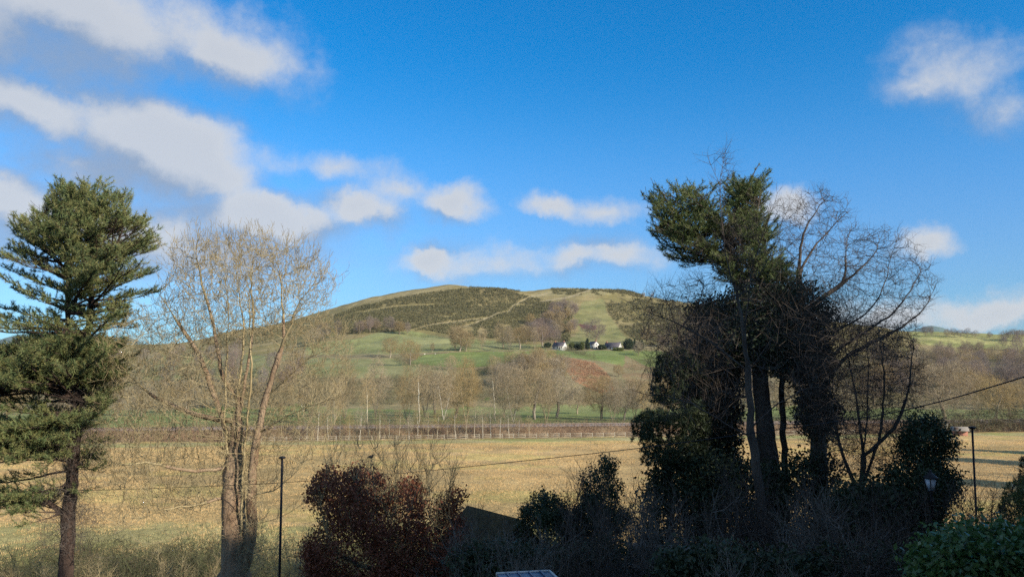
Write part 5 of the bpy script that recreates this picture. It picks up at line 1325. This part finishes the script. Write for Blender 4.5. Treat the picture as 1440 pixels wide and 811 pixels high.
# rails of the garden fence
fb = P(905, 768, 16.6); gz = tz(fb[0], fb[1]); e = P(1085, 768, 15.6); rz = math.atan2(e[1] - fb[1], e[0] - fb[0]); ln = math.dist(e[:2], fb[:2])
gf = thing('garden_fence', 'weathered wooden rail fence half hidden by shrubs at bottom centre right', 'fence', (fb[0], fb[1], gz), rz)
hz_ = fb[2] - gz
for k in range(3): part('post', [((ln * k / 2, 0, hz_ / 2 + .05), (.05, .05, hz_ / 2 + .1), 0)], M['wood_grey'], gf)
for zz in (hz_ + .02, hz_ - .4): part('rail', [((ln / 2, -.07, zz), (ln / 2 + .2, .02, .055), 0)], M['wood_grey'], gf)


def cyl(name, prof, m, parent, n=12, off=(0, 0)):
    V = []; Fc = []
    for z, r in prof:
        for k_ in range(n): a = 2 * math.pi * k_ / n; V.append((off[0] + r * math.cos(a), off[1] + r * math.sin(a), z))
    for i in range(len(prof) - 1):
        for k_ in range(n): Fc.append((i * n + k_, i * n + (k_ + 1) % n, (i + 1) * n + (k_ + 1) % n, (i + 1) * n + k_))
    b = len(V); V += [(off[0], off[1], prof[0][0]), (off[0], off[1], prof[-1][0])]
    T = [(b, (k_ + 1) % n, k_) for k_ in range(n)] + [(b + 1, b - n + k_, b - n + (k_ + 1) % n) for k_ in range(n)]
    return mesh_obj(name, V, [np.array(Fc), np.array(T)], m, parent, smooth=False)


for u, vt, d, r, lb in ((397, 641, 21, .036, 'thin dark pole with a small flat cap right of the large sunlit tree'), (1367, 599, 21, .03, 'thin dark pole with a small cap in front of the right field')):
    t = P(u, vt, d); x0 = P(u - 3 if u < 700 else u + 8, 811, d)[0]; gz = tz(x0, d)
    po = thing('pole', lb, 'pole', (x0, d, gz)); H = t[2] - gz
    q = cyl('shaft', [(-.2, r), (H - .06, r * .85)], M['metal_dark'], po, 10); q.rotation_euler = (0, math.atan2(t[0] - x0, H), 0)
    cy = cyl('cap', [(H - .07, .04), (H - .045, .10), (H - .02, .09), (H, .02)], M['metal_dark'], po, 12, off=(t[0] - x0, 0))
# garden lantern
t = P(1308, 664, 17); gz = tz(t[0], 17); H = t[2] - gz
ln_ = thing('garden_lantern', 'black garden lamp post with a glazed hexagonal lantern among the evergreens', 'lamp post', (t[0], 17, gz))
cyl('post', [(-.2, .07), (.25, .07), (.3, .045), (H - .62, .03), (H - .60, .06), (H - .55, .03), (H - .42, .03), (H - .38, .06)], M['metal_dark'], ln_)
gl = cyl('lantern_glass', [(H - .37, .075), (H - .12, .135)], M['lamp_glass'], ln_, 6)
cyl('lantern_roof', [(H - .12, .165), (H - .10, .16), (H - .02, .06), (H + .01, .03), (H + .04, .035), (H + .06, .008)], M['metal_dark'], ln_, 6)
L = []
V = []; Fc = []
for k_ in range(6):
    a = 2 * math.pi * k_ / 6
    p0 = np.array([.079 * math.cos(a), .079 * math.sin(a), H - .37]); p1 = np.array([.139 * math.cos(a), .139 * math.sin(a), H - .12]); s = np.array([-math.sin(a), math.cos(a), 0]) * .008; o_ = np.array([math.cos(a), math.sin(a), 0]) * .01
    b = len(V); V += [p0 - s, p0 + s, p0 + s + o_, p0 - s + o_, p1 - s, p1 + s, p1 + s + o_, p1 - s + o_]
    for f in ((0, 1, 5, 4), (1, 2, 6, 5), (2, 3, 7, 6), (3, 0, 4, 7)): Fc.append([b + j for j in f])
mesh_obj('glazing_bars', V, [np.array(Fc)], M['metal_dark'], ln_)
# overhead cable
ck = [(-900, 735, 42), (-160, 699, 33), (0, 692, 31), (200, 687, 28.5), (395, 679, 26), (600, 662, 23.5), (885, 632, 20), (1100, 603, 16.5), (1250, 582, 14), (1340, 560, 12.5), (1440, 530, 11), (1620, 470, 9)]
pts = np.array([P(*k_) for k_ in ck] + [(9.6, 4.0, 14.9), (9.2, -.72, 15.0)]); tt = np.arange(len(pts)); q = np.linspace(0, len(pts) - 1, 160)
C_ = np.stack([np.interp(q, tt, pts[:, k_]) for k_ in range(3)], -1)
for _ in range(12): C_[1:-1] = (C_[:-2] + C_[2:]) / 2 * .5 + C_[1:-1] * .5
s3 = Skel(); i0 = s3.add(C_[:1], -1)[0]
for k_ in range(1, len(C_)): i0 = s3.add(C_[k_:k_ + 1], i0)[0]
s3.r[:] = .0095; V, Fc = s3.tubes(0, 9, kth=6, thick=.001, base=C_[0]); o = mesh_obj('overhead_cable', V, Fc, M['metal_dark'], smooth=True); o.location = C_[0]
tag(o, 'black overhead cable sagging across the whole view in front of the trees', 'cable')

pl = P(-900, 735, 42); gz = tz(pl[0], pl[1])
po = thing('utility_pole', 'wooden pole outside the left edge that carries the overhead cable', 'pole', (pl[0], pl[1], gz))
cyl('shaft', [(-.3, .14), (pl[2] - gz + .5, .10)], M['wood_dark'], po, 12); part('bracket', [((0, 0, pl[2] - gz), (.16, .05, .05), 0)], M['metal_dark'], po)

# undergrowth at the bottom of the slope
xu = rs_.uniform(-44, 6, 9000); yu = rs_.uniform(40, 60, 9000); Qu = np.stack([xu, yu, terrain(xu, yu)], -1)
Qu = Qu[fbm(Qu / 3.5, 3) > .43]
stuff_tangle('undergrowth', 'brambles along the near edge of the field, coloured dark as shade', Qu, 14, 1.2, .028, M['scrub_shaded'], 200, 1.9, up=.6, cat='undergrowth')
xu = rs_.uniform(-14, 20, 3200); yu = rs_.uniform(9, 24, 3200); Qu = np.stack([xu, yu, terrain(xu, yu)], -1)
stuff_tangle('undergrowth', 'low dark ground growth in the shaded garden', Qu, 14, .5, .02, M['scrub'], 201, .4, up=.6, cat='undergrowth')

# ------------------------------------------------------------------ behind the camera: the house, and unseen tall evergreens added to shade the garden
house('house', 'brick house behind the camera', 'house', (1.5, -5.2, tz(0, -5)), 17, 9, 6.6, 4.2, 0, M['brick'], M['slate'],
      [('n', a, z, 1.3, 1.4) for a in (-6.5, -3.5, 3.5, 6.5) for z in (1.6, 4.6)], ((-6, 0), (6, 0)), door=0)


def tall_evergreen(x, y, H, W, label, seed):
    rs = np.random.default_rng(seed); z0 = tz(x, y); base = np.array([x, y, z0 - .2]); root = thing('evergreen_tree', label, 'evergreen tree', tuple(base), group='evergreens outside the right edge')
    sk = Skel(); sk.line([base, base + (0, 0, H * .95)], .5, jit=.03, rs=rs)
    q = norm(rs.normal(size=(2600, 3))) * rs.uniform(.3, 1, (2600, 1)) ** .6; A = base + q * (W, W, H * .47) + (0, 0, H * .53)
    A[:, :2] = base[:2] + (A[:, :2] - base[:2]) * np.clip(1.45 - (A[:, 2:3] - base[2]) / H * 1.15, .1, 1)
    sk.colonize(A[:500], 5, .7, .5, rs=rs, maxn=1500); sk.pipe(.012, .35)
    tubes_obj(sk, 'trunk', 0, 99, M['bark_grey'], root, base, kth=6)
    V, Fc, t = leaves(A, 9, .16, .3, rs); mesh_obj('crown', V - base, [Fc], M['ivy'], root, tint=t)


for k, (x, y, H, W) in enumerate([(15.5, 9.5, 13.5, 3), (19, 5, 17, 3.4), (24.5, 2, 20, 3.8), (23, 9, 18, 3.4), (29, 6, 22, 4), (17, 0.5, 20, 3.6), (30, -2, 24, 4.2), (13.5, 4.5, 16.5, 3.2), (31, 9, 21, 4.2), (37, 4, 23, 4.4)]):
    tall_evergreen(x, y, H, W, 'added unseen evergreen shading the garden from outside the right edge', 300 + k)

for k, (x, y, H, W) in enumerate([(72, 99, 13, 4.5), (93, 124, 15, 5.2), (106, 141, 12, 4), (78, 88, 9, 5)]):
    tall_evergreen(x, y, H, W, 'tall dark evergreen at the field edge outside the right of the picture', 340 + k)

# hanging bare twigs in front of the dark ivy
for k, (lb, pts, d, n) in enumerate([('hanging bare creeper strands on the right side of the dark ivy mass', [(1120, 420), (1150, 450), (1165, 520), (1172, 600)], 20.8, 900), ('tangled bare creeper over the ivy-clad left trunk', [(960, 470), (1000, 500), (1010, 600)], 21.8, 700)]):
    trunk_shoots(lb, pts, d, .7, n, .8, M['twig_grey'], 700 + k, w=.009, cat='creeper', name='creeper')

# ------------------------------------------------------------------ air
hz = bpy.data.meshes.new('haze'); V, Fc = boxes([((0, 4000, 175), (9500, 9500, 185), 0)])
o = mesh_obj('haze', V, Fc, None); hm = bpy.data.materials.new('air'); hm.use_nodes = True; hm.node_tree.nodes.clear()
N = NT(hm.node_tree); oo = N.n.new('ShaderNodeOutputMaterial'); pv = N.n.new('ShaderNodeVolumePrincipled'); pv.inputs['Density'].default_value = .00003
pv.inputs['Color'].default_value = (.80, .88, 1, 1); N.l.new(pv.outputs[0], oo.inputs['Volume']); o.data.materials.append(hm)
tag(o, 'thin blue winter air', 'haze', kind='stuff')
